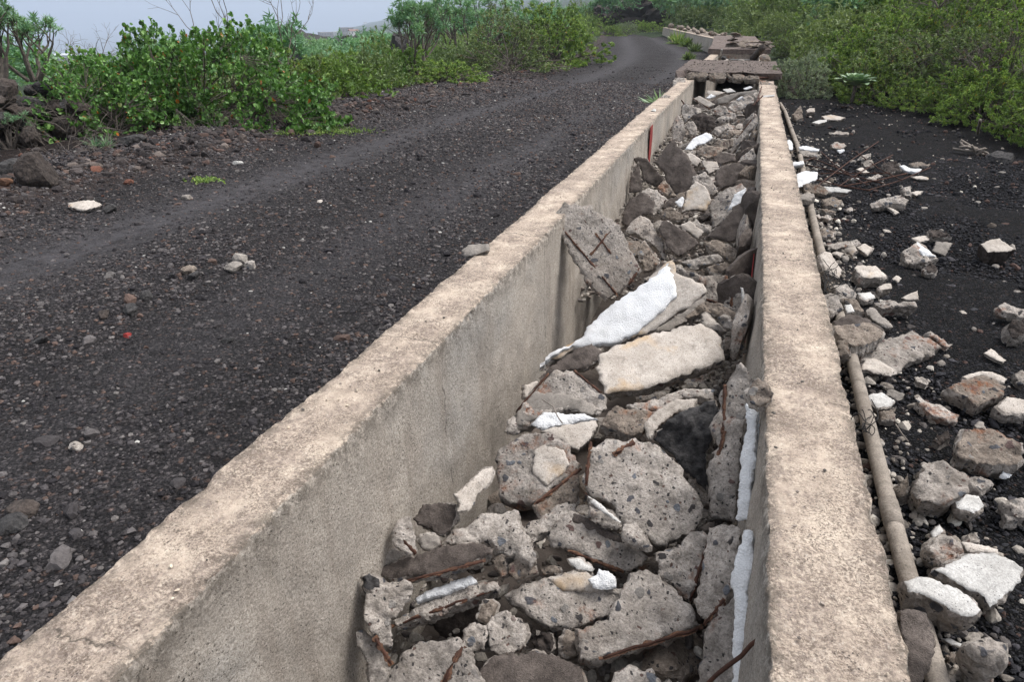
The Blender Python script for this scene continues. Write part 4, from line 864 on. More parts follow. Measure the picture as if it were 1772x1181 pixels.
G('6', 'white', .12, (.1, -.3, .95), .09, [(415,808),(450,790),(520,755),(580,748),(620,750),(707,800),(700,850),(650,895),(600,932),(578,900),(500,860)], 'large slab with a chalky white pitted top, farther of the broken white pair', 'the larger white-topped slab')
G('6', 'white', .14, (-.1, -.3, .95), .11, [(308,845),(360,825),(450,850),(520,890),(570,940),(540,965),(500,960),(440,925),(370,890),(325,880)], 'thick white-topped slab lying against the pipe, closer of the broken white pair', 'the thick white-topped slab')
G('6', 'dark', .20, (.25, -.35, .9), .13, [(300,940),(345,935),(395,945),(424,1050),(405,1130),(380,1185),(335,1185),(315,1060)], 'dark crusted slab leaning on the gravel-side wall across the pipe', 'the dark slab across the pipe', side='agg2')
G('6', 'agg', .17, (-.1, -.3, .95), .17, [(530,1052),(560,1035),(590,1030),(655,1050),(652,1090),(600,1100),(555,1090)], 'upright grey concrete block at the near edge of the gravel', 'the upright grey block')
G('6', 'agg', .1, (0, -.4, .9), .08, [(390,745),(410,710),(442,690),(500,718),(512,752),(470,780),(440,786)], 'pinkish-grey lump beside the larger white-topped slab')
G('6', 'white', .05, U1, .03, [(398,682),(430,658),(442,680),(412,716)], 'small bright chip above the pinkish-grey lump')
G('6', 'agg2', .07, (-.3, -.3, .9), .06, [(272,545),(325,493),(325,530),(318,562),(290,572)], 'flat grey stone leaning beside the pipe near the tan block')
G('6', 'cream', .06, U1, .03, [(498,715),(560,722),(625,740),(626,757),(520,748)], 'thin flake lying behind the larger white-topped slab')
G('6', 'cream', .08, U1, .06, [(620,272),(650,238),(712,248),(715,295),(640,290)], 'cream-topped lump beside the dark flat slab')
G('6', 'grey', .04, U1, .04, [(545,330),(560,318),(578,322),(580,340),(552,343)], 'small smooth round grey stone above the big brown block')
G('6', 'brown', .05, U1, .05, [(405,382),(430,362),(452,355),(470,375),(432,396)], 'small brown lump between the pipe and the big brown block')
G('6', 'cream', .04, U1, .02, [(575,95),(600,78),(650,120),(642,130),(600,112)], 'pale pointed flake on the gravel above the dark flat slab')
G('6', 'white', .03, U1, .015, [(428,1030),(470,1035),(515,1055),(500,1063),(455,1048)], 'thin white flake below the thick white-topped slab')
G('6', 'agg', .08, U1, .06, [(655,582),(700,570),(712,575),(712,625),(672,612)], 'angular tan stone at the far side of the tan block')
G('6', 'grey', .05, U1, .05, [(640,622),(665,610),(688,640),(652,652)], 'small pale grey stone below the angular tan stone')
G('6', 'agg2', .05, U1, .05, [(448,1088),(488,1070),(506,1100),(470,1130)], 'dull brown stone beside the upright grey block')
G('6', 'agg', .06, U1, .03, [(375,32),(400,25),(475,68),(455,78)], 'narrow grey flake beyond the wide thin slab')
G('6', 'agg2', .14, U1, .12, [(78,0),(200,-5),(250,20),(240,45),(140,75),(90,42)], 'broad dark boulder wedged between wall and gravel over the pipe break', 'the broad dark boulder')
G('6', 'agg2', .12, (0, -.5, .8), .08, [(90,60),(130,48),(137,100),(100,108)], 'squat stone plugging the broken end of the pipe')
G('6', 'foam', .05, (0, -.6, .7), .015, [(630,505),(646,474),(672,497),(650,512)], 'small white foam triangle in front of the big brown block')
G('6', 'agg', .05, U1, .04, [(520,692),(556,684),(562,708),(530,716)], 'small tan stone above the larger white-topped slab')
G('6', 'agg', .04, U1, .03, [(345,175),(362,168),(402,190),(390,202),(355,192)], 'cream-grey flake below the wide thin slab')
G('6', 'agg2', .05, U1, .05, [(228,290),(288,272),(285,315),(240,318)], 'grey lump below the pale flat-topped stone')
G('6', 'agg', .05, U1, .05, [(675,160),(712,150),(712,200),(690,195)], 'grey stone at the side of the dark flat slab')
G('5', 'cream', .15, (.35, -.35, .85), .12, [(205,765),(225,745),(255,748),(310,832),(300,870),(265,862),(230,820)], 'cream-topped block wedged against the wall where the wire tangle starts', 'the wedged cream-topped block')
G('5', 'cream', .10, (.1, -.3, .95), .09, [(360,820),(375,808),(460,812),(520,858),(440,872),(400,862)], 'cream-topped stone block standing on the gravel', 'the cream-topped stone')
G('5', 'cream', .07, (-.4, -.5, .8), .03, [(320,742),(350,700),(378,742),(352,770)], 'upright cream shard of a pair')
G('5', 'cream', .06, (.1, -.4, .9), .03, [(370,727),(412,712),(452,730),(422,764),(400,750)], 'lying cream shard of a pair')
G('5', 'agg', .05, U1, .03, [(235,715),(320,697),(382,693),(392,712),(350,720),(242,737)], 'long flat stone behind the cream shards')
G('5', 'cream', .04, U1, .02, [(260,752),(285,745),(318,752),(300,772)], 'pale flat chip beside the wedged block')
G('5', 'agg', .09, (0, -.35, .95), .07, [(428,532),(480,510),(560,490),(612,512),(595,535),(530,528),(440,545)], 'wing-shaped pale slab in the middle of the black gravel', 'the wing-shaped slab')
G('5', 'cream', .04, U1, .02, [(508,542),(530,545),(568,570),(550,578)], 'cream splinter below the wing-shaped slab')
G('5', 'agg', .08, (0, -.6, .8), .05, [(574,458),(620,448),(624,500),(590,496)], 'small upright lump beyond the wing-shaped slab')
G('5', 'cream', .05, U1, .03, [(620,478),(640,472),(677,472),(645,495)], 'cream chip beyond the wing-shaped slab')
G('5', 'brown', .08, (.1, -.4, .9), .05, [(695,650),(715,640),(770,660),(810,682),(702,682)], 'thin brown pointed slab behind the foam-splashed stone')
G('5', 'cream', .05, U1, .03, [(620,687),(650,677),(695,675),(706,690),(662,706)], 'flat cream stone behind the foam-splashed stone')
G('5', 'agg', .10, (0, -.5, .87), .09, [(580,748),(610,730),(650,702),(705,735),(747,775),(690,802),(600,795)], 'grey stone splashed with white foam', 'the foam-splashed stone', patches=[('foam', .006, [(620,732),(650,706),(700,742),(735,775),(680,772),(650,745)])])
G('5', 'grey', .06, (.2, -.5, .8), .02, [(714,747),(738,700),(814,708),(778,772)], 'flat grey tile with straight edges', 'the grey tile')
G('5', 'brown', .07, (0, -.4, .9), .07, [(680,822),(712,796),(748,820),(732,846),(692,846)], 'round reddish-brown stone below the grey tile')
G('5', 'cream', .12, (0, -.3, .95), .10, [(935,712),(980,692),(1022,686),(1095,735),(1060,748),(970,752)], 'brown block with a smooth cream top standing alone on the gravel', 'the lone cream-topped block', side='brown')
G('5', 'agg', .09, (.1, -.4, .9), .06, [(1015,992),(1048,978),(1140,1008),(1140,1045),(1030,1018)], 'pale oblong slab near the brown stone', 'the pale oblong slab')
G('5', 'brown', .10, U1, .09, [(1062,1085),(1085,1060),(1140,1050),(1140,1125),(1080,1130)], 'reddish-brown porous stone below the pale oblong slab')
G('5', 'agg', .09, (0, -.5, .87), .08, [(448,978),(520,972),(640,974),(656,1000),(520,1005),(490,1012)], 'brick-shaped tan block beside the wall debris', 'the brick-shaped block')
G('5', 'cream', .09, (.2, -.6, .8), .04, [(575,958),(610,942),(654,922),(658,970),(600,972)], 'yellowish triangular piece behind the brick-shaped block')
G('5', 'cream', .07, U1, .06, [(472,908),(500,890),(532,890),(538,915),(480,922)], 'small cream cube-like stone below the cream-topped stone')
G('5', 'white', .06, U1, .05, [(372,935),(440,930),(462,960),(412,965)], 'pale wedge beside the small cream cube-like stone')
G('5', 'cream', .04, U1, .01, [(540,868),(555,855),(580,868),(562,890)], 'tiny square cream tile on the gravel')
G('5', 'grey', .08, (.2, -.4, .9), .07, [(430,1030),(434,1008),(455,1005),(535,1078),(520,1090),(445,1062)], 'smooth grey stone below the brick-shaped block')
G('5', 'dark', .14, (.05, -.4, .9), .12, [(268,1062),(330,1030),(420,1048),(502,1098),(445,1142),(300,1155)], 'big brownish-grey boulder beside the wall', 'the brownish-grey boulder')
G('5', 'white', .16, (.05, -.6, .8), .02, [(315,992),(350,985),(366,1022),(330,1030)], 'pale square chip on top of the wall-side debris')
G('5', 'agg', .12, (.2, -.4, .9), .10, [(222,945),(260,935),(295,955),(322,1000),(262,1032),(235,990)], 'pebbly stone heaped against the wall behind the boulder')
G('5', 'agg', .12, (.2, -.4, .9), .10, [(270,905),(330,895),(378,940),(370,965),(310,960)], 'rounded stone heaped against the wall below the wire tangle')
G('5', 'agg2', .10, (.2, -.4, .9), .08, [(300,965),(365,962),(412,1010),(408,1032),(340,1000)], 'brown stone heaped between the wall and the brick-shaped block')
G('5', 'brown', .10, (.1, -.5, .87), .07, [(493,340),(520,333),(552,338),(578,372),(520,398),(502,372)], 'pinkish-brown brick under the rusty rods', 'the pinkish brick')
G('5', 'foam', .07, (0, -.4, .9), .03, [(564,358),(590,355),(620,368),(672,370),(662,388),(600,385)], 'white foam scrap beside the pinkish-brown brick')
G('5', 'cream', .04, U1, .02, [(625,407),(665,403),(702,412),(700,422),(642,416)], 'thin pale flake near the foam scrap')
G('5', 'agg', .05, U1, .04, [(248,208),(290,200),(338,206),(342,216),(262,216)], 'flat grey slab far along the black gravel')
G('5', 'agg', .06, U1, .05, [(254,262),(275,252),(318,250),(328,265),(302,280),(260,275)], 'knobbly grey stone along the black gravel')
G('5', 'foam', .12, (0, -.4, .9), .04, [(108,274),(130,266),(160,270),(206,282),(200,294),(115,284)], 'flat foam slice on a grey block by the pipe')
G('5', 'agg', .08, (0, -.5, .85), .08, [(108,288),(200,294),(196,318),(120,316)], 'grey block under the flat foam slice')
G('5', 'foam', .14, (.3, -.5, .8), .03, [(52,245),(70,238),(84,252),(86,285),(60,290)], 'upright foam scrap tight against the outer side of the wall')
G('5', 'foam', .12, (.1, -.5, .9), .04, [(80,340),(135,335),(136,352),(85,358)], 'small foam bar by the wall above the foam sheets')
G('5', 'foam', .12, (.1, -.4, .9), .03, [(98,400),(112,388),(145,380),(198,386),(196,420),(130,452),(100,462)], 'crumpled white foam sheet by the wall', 'the crumpled foam sheet')
G('5', 'agg2', .10, (.1, -.6, .8), .05, [(128,445),(150,435),(232,452),(246,472),(238,490),(140,475)], 'dark concrete bar in front of the crumpled foam sheet')
G('5', 'white', .09, (.05, -.4, .9), .05, [(220,452),(290,455),(356,470),(330,483),(248,475)], 'long white-topped bar pointing away from the wall')
G('5', 'grey', .14, (.1, -.4, .9), .09, [(110,492),(145,480),(180,482),(186,500),(148,512),(115,510)], 'smooth grey block over the pipe by the wall', 'the smooth grey block')
G('5', 'cream', .06, U1, .05, [(213,133),(258,125),(326,140),(300,150),(230,148)], 'pale rough slab far along the gravel')
G('5', 'white', .06, U1, .05, [(168,162),(200,150),(238,148),(240,158),(200,168)], 'white-topped flat stone far along the gravel')
G('5', 'cream', .1, (0, -.5, .8), .08, [(143,106),(160,96),(182,96),(184,112),(150,116)], 'cream-topped cube far along the gravel near the pipe')
G('5', 'agg2', .12, (0, -.5, .8), .1, [(80,125),(100,105),(118,82),(128,110),(130,140),(100,155)], 'pointed brown stone by the pipe far along the gravel')
G('5', 'agg', .06, (0, -.4, .9), .05, [(375,330),(400,308),(438,300),(440,318),(395,335)], 'tan slab under the rusty rods')
G('5', 'cream', .05, U1, .03, [(370,372),(400,364),(432,388),(405,393)], 'cream flake under the near rusty rods')
G('5', 'agg', .05, U1, .04, [(395,342),(445,328),(452,358),(410,362)], 'pale lump beneath the crossing of the rusty rods')
G('5', 'agg', .05, U1, .03, [(412,415),(470,395),(492,402),(440,428)], 'tan flat piece in front of the rusty rods')
G('5', 'agg2', .05, U1, .04, [(608,348),(650,340),(712,350),(700,360),(622,358)], 'long dark flat stone behind the foam scrap')
G('5', 'foam', .04, (0, -.5, .9), .02, [(284,286),(318,282),(320,290),(298,300)], 'tiny foam chip beyond the rusty rods')
G('5', 'agg2', .05, U1, .04, [(200,557),(240,552),(282,565),(276,573)], 'thin brown stone beside the pipe')
G('5', 'agg', .06, U1, .04, [(228,582),(245,577),(272,600),(245,604)], 'small tan wedge beside the pipe')
G('5', 'agg2', .06, U1, .05, [(204,648),(240,642),(278,652),(266,675),(215,670)], 'rough brown flat stone beside the pipe')
G('5', 'agg', .05, U1, .05, [(185,582),(205,578),(225,592),(200,600)], 'small grey stone touching the pipe')
G('5', 'agg2', .06, U1, .06, [(215,505),(265,498),(310,520),(290,545),(225,535)], 'brown stone below the long white-topped bar')
rg2 = np.random.default_rng(12)
for i in range(34):       # smaller stones beside the wall and over the gravel
    if i < 20: x, y = rg2.uniform(.48, .58) if i % 2 else rg2.uniform(.68, .85), rg2.uniform(1.1, 9)
    else: x, y = rg2.uniform(.75, 2.2), rg2.uniform(1.3, 8)
    s = rg2.uniform(.018, .05)
    lump((x, y, s*.35), s, rg2.choice(['agg', 'agg2', 'cream', 'brown', 'lava', 'grey', 'white']), rng=np.random.default_rng(3300+i), k=3, zone='gravel')

# rusty mesh of rods lying over the gravel
c = np.array((1.25, 7.5, .05)); t = bpy.data.objects.new('rebar_mesh', None); COL.objects.link(t); t.location = c
t['label'] = 'flattened tangle of thin rusty rods lying across the black gravel'; t['category'] = 'rebar mesh'
for i, (a, b) in enumerate([((1385, 268), (1470, 300)), ((1395, 285), (1530, 318)), ((1380, 300), (1540, 300)), ((1420, 262), (1500, 320)), ((1440, 330), (1545, 268)), ((1410, 325), (1520, 245)), ((1460, 322), (1570, 300)), ((1400, 308), (1505, 330)), ((1480, 262), (1560, 312)), ((1500, 330), (1610, 290)), ((1372, 290), (1412, 272))]):
    A, B = at(*a, .05+.012*(i % 3)), at(*b, .06+.02*(i % 4)); p = resample([A, (A+B)/2+rg2.normal(0, .02, 3), B], .08)
    V, Fc = poly_tube(p-c, .006, 6); link('rod', mesh_np('rod', V, Fc, [M['rust']], smooth=True), parent=t)
# wire tangles by the wall
def tangle(name, centre, spread, n, r, label, cat, mat, seed, k=24):
    rgt = np.random.default_rng(seed); allV, allF, off = [], [[], []], 0
    for i in range(n):
        p = np.cumsum(rgt.normal(0, 1, (k, 3)), 0); p = p-p.mean(0); p = p/np.abs(p).max()*np.array(spread)
        for _ in range(3): p[1:-1] = (p[:-2]+p[1:-1]+p[2:])/3
        V, Fc = poly_tube(p, r, 5); allV.append(V); allF[0].append(Fc[0]+off); allF[1].append(Fc[1]+off); off += len(V)
    return link(name, mesh_np(name, np.concatenate(allV), [np.concatenate(allF[0]), np.concatenate(allF[1])], [M[mat]], smooth=True), centre, label=label, cat=cat)
tangle('wire_tangle', at(1497, 735, .10), (.05, .12, .06), 5, .0018, 'dark wire curled over the pipe near the pale flat-topped stone', 'wire', 'lava', 3)
tangle('wire_tangle', at(1440, 490, .12), (.12, .3, .08), 12, .002, 'thin dark wire tangle over the stones against the wall', 'wire', 'lava', 9)
tangle('driftwood', (2.55, 9.15, .06), (.22, .10, .09), 5, .013, 'bleached gnarled driftwood stump at the edge of the shrubs', 'driftwood', 'twig', 12, 9)
rod('bleached_stick', (1691, 232), .05, (1696, 208), .32, .016, 'bleached stick standing up from the driftwood stump', 'stick', 'twig', .003)
rod('dry_twig', (1550, 735), .03, (1572, 765), .03, .0025, 'short dry twig lying on the gravel beside the pipe', 'twig', 'twig', .002)
lump(at(1735, 275, .02), .16, 'lava', 'dark lump standing in for a shaded hollow by the shrubs near the driftwood', rng=np.random.default_rng(3), k=4, zone='gravel')  # black lump added to give the shade of a dark hollow
lump(at(1600, 196, .03), .12, 'brown', 'brown lava stone at the foot of the thicket', rng=np.random.default_rng(31), k=3, zone='gravel')

# ---------------------------------------------------------------- road side stones
def rstone(px, py, s, skin, label, k=3, flat=1.0, sink=.3):
    p = at(px, py, .11); z = float(road_h(p[0], p[1])); p = at(px, py, z); lump((p[0], p[1], z+s*.5-s*sink), s, skin, label, rng=np.random.default_rng(int(px)), k=k, name='stone', cat='rock', zone='road', flat=flat)
rstone(68, 305, .20, 'brown', 'round dark lava boulder at the verge below the dry branches', 4, 1.2)
rstone(20, 300, .14, 'lava', 'black lava stone beside the round boulder')
chunk('0', 'cream', .14, (0, -.25, 1), .035, [(117, 350), (140, 347), (160, 345), (176, 352), (165, 359), (145, 363), (122, 360)], 'flat white stone lying on the roadside cinders', name='stone', cat='rock', zone='road')
rstone(190, 367, .06, 'lava', 'small black stone beside the flat white stone')
rstone(230, 250, .16, 'lava', 'black lava block in the shade of the big round-leaved bush')
rstone(418, 455, .055, 'grey', 'pointed light grey stone on top of a small heap in the road', 3, 1.5)
rstone(405, 466, .06, 'grey', 'flat grey stone in the small heap in the road', 3, .7)
rstone(435, 464, .045, 'agg', 'tan stone in the small heap in the road')
rstone(336, 483, .05, 'lava', 'black angular stone on the road near the small heap', 3)
rstone(328, 472, .045, 'agg2', 'brown stone behind the black angular stone on the road')
rstone(254, 517, .045, 'lava', 'dark rounded stone in the middle of the road')
rstone(180, 546, .05, 'brown', 'brown rounded stone at the stone cluster in the road')
rstone(228, 541, .06, 'lava', 'black stone at the stone cluster in the road')
rstone(72, 592, .04, 'lava', 'dark rounded stone on the near road')
rstone(133, 776, .03, 'agg', 'small tan pebble near the roadside wall')
rstone(25, 915, .05, 'lava', 'dark blue-grey stone close to the wall at the near end of the road', 4)
rstone(40, 885, .05, 'brown', 'rusty brown stone next to the dark blue-grey stone', 4)
rstone(395, 592, .03, 'lava', 'flat dark pebble in the middle of the road')
rstone(325, 345, .05, 'grey', 'light grey stone on the verge of the wheel rut')
rstone(412, 285, .06, 'white', 'pale stone at the edge of the big bush')
rstone(222, 583, .022, 'red', 'small bright orange-red scrap on the road')
rstone(10, 318, .06, 'ruststain', 'reddish brick pebble at the verge')
rstone(880, 228, .05, 'grey', 'light grey stone in the far rut of the road')
rstone(763, 160, .11, 'lava', 'flat black board-like stone at the verge below the dense shrubs', 3, .5)
rstone(555, 350+0, .035, 'cream', 'small cream pebble in the road')
rstone(290, 218, .06, 'white', 'white pebble under the bush')

# loose gravel: far too many to count
def scatter(name, P, size, col, seed, k=1, variants=10, flat=(.5, .9)):
    rgs = np.random.default_rng(seed); n = len(P); Vs, Fs, Cs, off = [], [], [], 0
    which = rgs.integers(0, variants, n)
    for v in range(variants):
        idx = np.where(which == v)[0]; m_ = len(idx)
        if not m_: continue
        B, Fc = rock_verts(rgs, k, 9, .06, lo=.42, hi=.8); B = B*1.35
        a = rgs.uniform(0, 2*math.pi, m_); s = size[idx]
        sc_ = np.stack([s, s*rgs.uniform(.6, 1, m_), s*rgs.uniform(*flat, m_)], 1)
        Q = B[None]*sc_[:, None]; x = Q[..., 0]*np.cos(a)[:, None]-Q[..., 1]*np.sin(a)[:, None]; y = Q[..., 0]*np.sin(a)[:, None]+Q[..., 1]*np.cos(a)[:, None]
        Q = np.stack([x, y, Q[..., 2]], -1)+P[idx][:, None]
        nb = len(B); Vs.append(Q.reshape(-1, 3)); Fs.append((Fc[None]+(np.arange(m_)*nb)[:, None, None]).reshape(-1, 3)+off); off += m_*nb
        Cs.append(np.repeat(col[idx], nb, 0))
    return link(name, mesh_np(name, np.concatenate(Vs), np.concatenate(Fs), [M['stone']], attr={'col': np.concatenate(Cs)}), kind='stuff')
def palette(n, rgs, cols, w): return np.array(cols)[rgs.choice(len(cols), n, p=np.array(w)/sum(w))]*rgs.uniform(.75, 1.3, (n, 1))
rgs = np.random.default_rng(5)
# road gravel, density falling with distance, thin in the ruts
def road_pts(n, y0, y1, pw, keep):
    y = y0+(y1-y0)*rgs.random(n)**pw; e = edge_left(y)-.6; r = chan_shift(y)-1.22
    x = e+(r-e)*rgs.random(n)
    P = np.stack([x, y, np.zeros(n)], 1); l = (x-e-.85)/(r-e-.85)
    w = vnoise(P*[0, 1, 0], .25, 3)*.12
    rt = np.exp(-((l+w/4.5-.375)/.09)**2)+.7*np.exp(-((l+w/4.5-.76)/.065)**2)
    cl = sm(.5+.9*fbm(P, 1.1, 3, 21)); k_ = rgs.random(n) < np.clip(cl*1.1, .45, 1)*np.clip(1-keep*rt, .05, 1)*np.where(l < .12, 1.0, .8)
    P, l = P[k_], l[k_]; P[:, 2] = road_h(P[:, 0], P[:, 1]); return P, l
RC = [(.05, .045, .046), (.022, .02, .022), (.085, .077, .076), (.085, .058, .048), (.12, .11, .105), (.30, .29, .27)]
P, l = road_pts(150000, .5, 18, 1.4, .88); sz = .004+.011*rgs.random(len(P))**3+.0010*P[:, 1]
scatter('road_gravel', P, sz, palette(len(P), rgs, RC, [4, 3, 2.2, 1.0, .5, .06]), 1)
P, l = road_pts(9000, .5, 26, 1.25, .8); sz = .010+.028*rgs.random(len(P))**5
scatter('road_stones', P+[0, 0, .002], sz, palette(len(P), rgs, RC, [4, 4, 2.2, 1.2, .2, 0]), 2, 2)
n = 9000; y = .5+33*rgs.random(n)**1.3; x = edge_left(y)+rgs.normal(.05, .38, n); P = np.stack([x, y, np.zeros(n)], 1); P[:, 2] = near_left(x, y)+.01
sz = .012+.05*rgs.random(n)**3.2
scatter('verge_stones', P, sz, palette(n, rgs, [(.05, .042, .04), (.075, .05, .042), (.028, .024, .024), (.11, .09, .08), (.11, .05, .035)], [4, 1.8, 4, .8, .25]), 3, 2)
# black lapilli strip
def strip_pts(n, y1, pw):
    y = .9+(y1-.9)*rgs.random(n)**pw; e = edge_right(y)+.5; x = .47+(e-.47)*rgs.random(n); return np.stack([x, y, np.zeros(n)], 1)
LC = [(.012, .012, .014), (.022, .022, .025), (.04, .038, .042), (.07, .045, .038), (.20, .18, .16)]
P = strip_pts(70000, 9, 1.7); sz = .005+.006*rgs.random(len(P))**2+.0004*P[:, 1]
scatter('black_gravel', P+[0, 0, .002], sz, palette(len(P), rgs, LC, [5, 4, 2, .35, .05]), 4)
P = strip_pts(3600, 14, 1.4); sz = .009+.022*rgs.random(len(P))**4
scatter('mixed_pebbles', P+[0, 0, .004], sz, palette(len(P), rgs, LC+[(.45, .41, .35), (.28, .25, .22)], [3, 3, 3, 1.6, .4, .22, .9]), 6, 2)
# crumbs of concrete close to the wall and down in the pile
n = 2600; y = .9+9*rgs.random(n)**1.3; x = .46+np.abs(rgs.normal(0, .22, n)); P = np.stack([x, y, np.full(n, .006)], 1)
scatter('concrete_crumbs', P, .006+.02*rgs.random(n)**3, palette(n, rgs, [(.30, .27, .235), (.2, .175, .15), (.5, .46, .4), (.09, .08, .075)], [3, 3, .6, 2]), 7, 2)
n = 8000; y = .8+11*rgs.random(n)**1.2; x = rgs.uniform(-.93, .16, n); x = np.where((y > 2.1) & (y < 4.3), rgs.uniform(-.25, .16, n), x); P = np.stack([x, y, pile_h(x, y)-.12], 1)
scatter('rubble_crumbs', P, .007+.022*rgs.random(n)**3, palette(n, rgs, [(.26, .235, .205), (.17, .145, .125), (.36, .33, .29), (.08, .07, .065)], [3, 3, 1, 2]), 8, 2)
n = 500; y = .6+13*rgs.random(n); side_ = rgs.random(n) < .5; x = np.where(side_, -1.09+rgs.normal(0, .07, n), .31+rgs.normal(0, .07, n)); P = np.stack([x, y, np.full(n, .352)], 1)
P = P[np.abs(np.where(P[:, 0] < -.5, P[:, 0]+1.09, P[:, 0]-.31)) < .105]; n = len(P)
scatter('wall_grit', P, .0025+.004*rgs.random(n)**2, palette(n, rgs, [(.26, .22, .19), (.45, .38, .3), (.1, .09, .08)], [3, 2, 1]), 9, 1)

n = 420; y = rgs.uniform(13.95, 36, n); y = np.where(rgs.random(n) < .6, 13.95+rgs.random(n)*3.9, y); y = y[(y < 17.8) | (y > 23.1)]; n = len(y)
x = chan_shift(y)+rgs.uniform(-1.2, .42, n)+0; P = np.stack([x, y, np.where(y < 18, .478, .505)], 1)
scatter('slab_grit', P, .008+.014*rgs.random(n)**2, palette(n, rgs, [(.12, .1, .085), (.2, .17, .145), (.05, .045, .04), (.3, .27, .23)], [3, 2, 2, .6]), 10, 1)
# ---------------------------------------------------------------- vegetation
M['leaf_round'] = mat_leaf('round green leaves', (.035, .085, .022), (.10, .22, .055), (.24, .40, .12), .2, (.38, .13, .03), .985, .42)
M['leaf_small'] = mat_leaf('small yellow-green leaves', (.05, .095, .028), (.14, .22, .06), (.32, .41, .12), .22, (.32, .22, .04), .985, .5)
M['leaf_dull'] = mat_leaf('dull olive leaves', (.045, .07, .03), (.12, .17, .07), (.23, .28, .12), .2, (.22, .14, .07), .96, .6)
M['needle'] = mat_leaf('blue-green needle leaves', (.06, .13, .075), (.14, .27, .15), (.27, .40, .22), .2, (.18, .2, .06), .98, .55)
M['leaf_grey'] = mat_leaf('grey-green leaves', (.12, .16, .10), (.24, .29, .20), (.38, .43, .30), .15, (.3, .25, .12), .98, .7)
M['succulent'] = mat_leaf('pale succulent leaves', (.17, .26, .15), (.30, .42, .25), (.44, .56, .36), .1, (.3, .3, .15), .99, .4)
def leaves(tips, dirs, n, Ln, Wd, kind, rg, spread=.9, along=.05):
    T = np.repeat(tips, n, 0); D = np.repeat(dirs, n, 0); k = len(T)
    d = nrm(D*(.75 if kind != 'needle' else .45)+rg.normal(0, spread, (k, 3))+[0, 0, .12])
    o = T-D*(rg.random((k, 1))*along)
    s = nrm(np.cross(d, rg.normal(0, 1, (k, 3))+[0, 0, .6])); up = nrm(np.cross(s, d))
    up = np.where(up[:, 2:3] < 0, -up, up)
    L_ = (Ln*rg.uniform(.4, 1.2, (k, 1))); W_ = Wd*rg.uniform(.7, 1.15, (k, 1))
    lv = np.clip(np.repeat(rg.random(len(tips)), n)*.45+rg.random(k)*.55, 0, 1); dead = rg.random(k) > .985; lv = np.where(dead, 1, np.minimum(lv, .97))
    if kind == 'needle':
        V = np.stack([o, o+d*L_*.5+s*W_*.5, o+d*L_, o+d*L_*.5-s*W_*.5], 1)
        Fc = (np.arange(k)*4)[:, None]+np.arange(4); return V.reshape(-1, 3), Fc, np.repeat(lv, 4)
    if kind == 'round': a = [(.02, 0, 0), (.30, .48, .10), (.78, .42, .08), (1.0, 0, -.08), (.78, -.42, .08), (.30, -.48, .10)]
    else: a = [(0, 0, 0), (.35, .5, .08), (.75, .36, .05), (1.0, 0, -.1), (.75, -.36, .05), (.35, -.5, .08)]
    V = np.stack([o+d*L_*x+s*W_*y+up*L_*z for x, y, z in a], 1)
    b = (np.arange(k)*6)[:, None]
    return V.reshape(-1, 3), np.concatenate([b+[0, 1, 2, 3], b+[0, 3, 4, 5]]), np.repeat(lv, 6)
def fork(rg, p, d, L_, r, lev, segs, tips, kids=(2, 4), shrink=.72, spread=.5, up=.25, bend=.15):
    q = p
    for i in range(2):
        d = nrm(d+rg.normal(0, bend, 3)+[0, 0, up*.3]); e = q+d*L_*.5*rg.uniform(.8, 1.2); r2 = r*.86
        segs.append((*q, *e, r, r2)); q, r = e, r2
    if lev == 0: tips.append((*q, *d)); return
    for _ in range(rg.integers(*kids)):
        fork(rg, q, nrm(d+rg.normal(0, spread, 3)+[0, 0, up]), L_*shrink*rg.uniform(.8, 1.15), r*.74, lev-1, segs, tips, kids, shrink, spread, up, bend)
def dome(rg, rx, ry, h, nt, lump_=.28, inner=.5, sd=1):
    """tips spread over an uneven dome, and limbs that carry them"""
    u = nrm(rg.normal(0, 1, (nt, 3))); u[:, 2] = np.abs(u[:, 2])*1.1-.12; u = nrm(u)
    R = 1+lump_*fbm(u, 1.8, 3, sd)*1.0
    q = (inner+(1-inner)*rg.random(nt)**.45)*R
    T = u*q[:, None]*[rx, ry, h]; T[:, 2] = np.maximum(T[:, 2], .04*h)
    keep = fbm(T/np.array([rx, ry, h]), 3.2, 2, sd+5) > -.30
    T = T[keep]; D = nrm(nrm(T*[1/rx, 1/ry, 1/h])+rg.normal(0, .35, T.shape)+[0, 0, .35])
    nl = min(46, max(10, nt//14)); seg = []; mids = []
    for i in rg.choice(len(T), nl, replace=False):
        b = np.array([rg.normal(0, .12)*rx, rg.normal(0, .12)*ry, 0]); m1 = b*.5+T[i]*.5+rg.normal(0, .06, 3)*h*[1, 1, .5]; r0 = .011*h+.004
        p = b
        for t in (.3, .6, 1.0):
            e = (b*(1-t)**2+2*m1*t*(1-t)+T[i]*t*t)+rg.normal(0, .015, 3)*h; seg.append((*p, *e, r0, r0*.7)); r0 *= .7; p = e; mids.append(e)
    mids = np.array(mids)
    for t in T[::2]:
        j = np.argmin(np.sum((mids-t*.8)**2, 1)); c = (mids[j]+t)/2+rg.normal(0, .02, 3)
        seg.append((*mids[j], *c, .004, .003)); seg.append((*c, *t, .003, .0018))
    return T, D, seg
PROTO = {}
def proto(key, T, D, seg, n, Ln, Wd, kind, leafm, barkm, rg, spread=.9, along=.05, k=4):
    V, Fc, lv = leaves(T, D, n, Ln, Wd, kind, rg, spread, along)
    fm = mesh_np('foliage', V, Fc, [M[leafm]], attr={'lv': lv})
    V2, F2 = tubes(seg, k); bm_ = mesh_np('branches', V2, F2, [M[barkm]], smooth=False)
    PROTO[key] = (fm, bm_, V, Fc, lv); return PROTO[key]
PLANTS = []
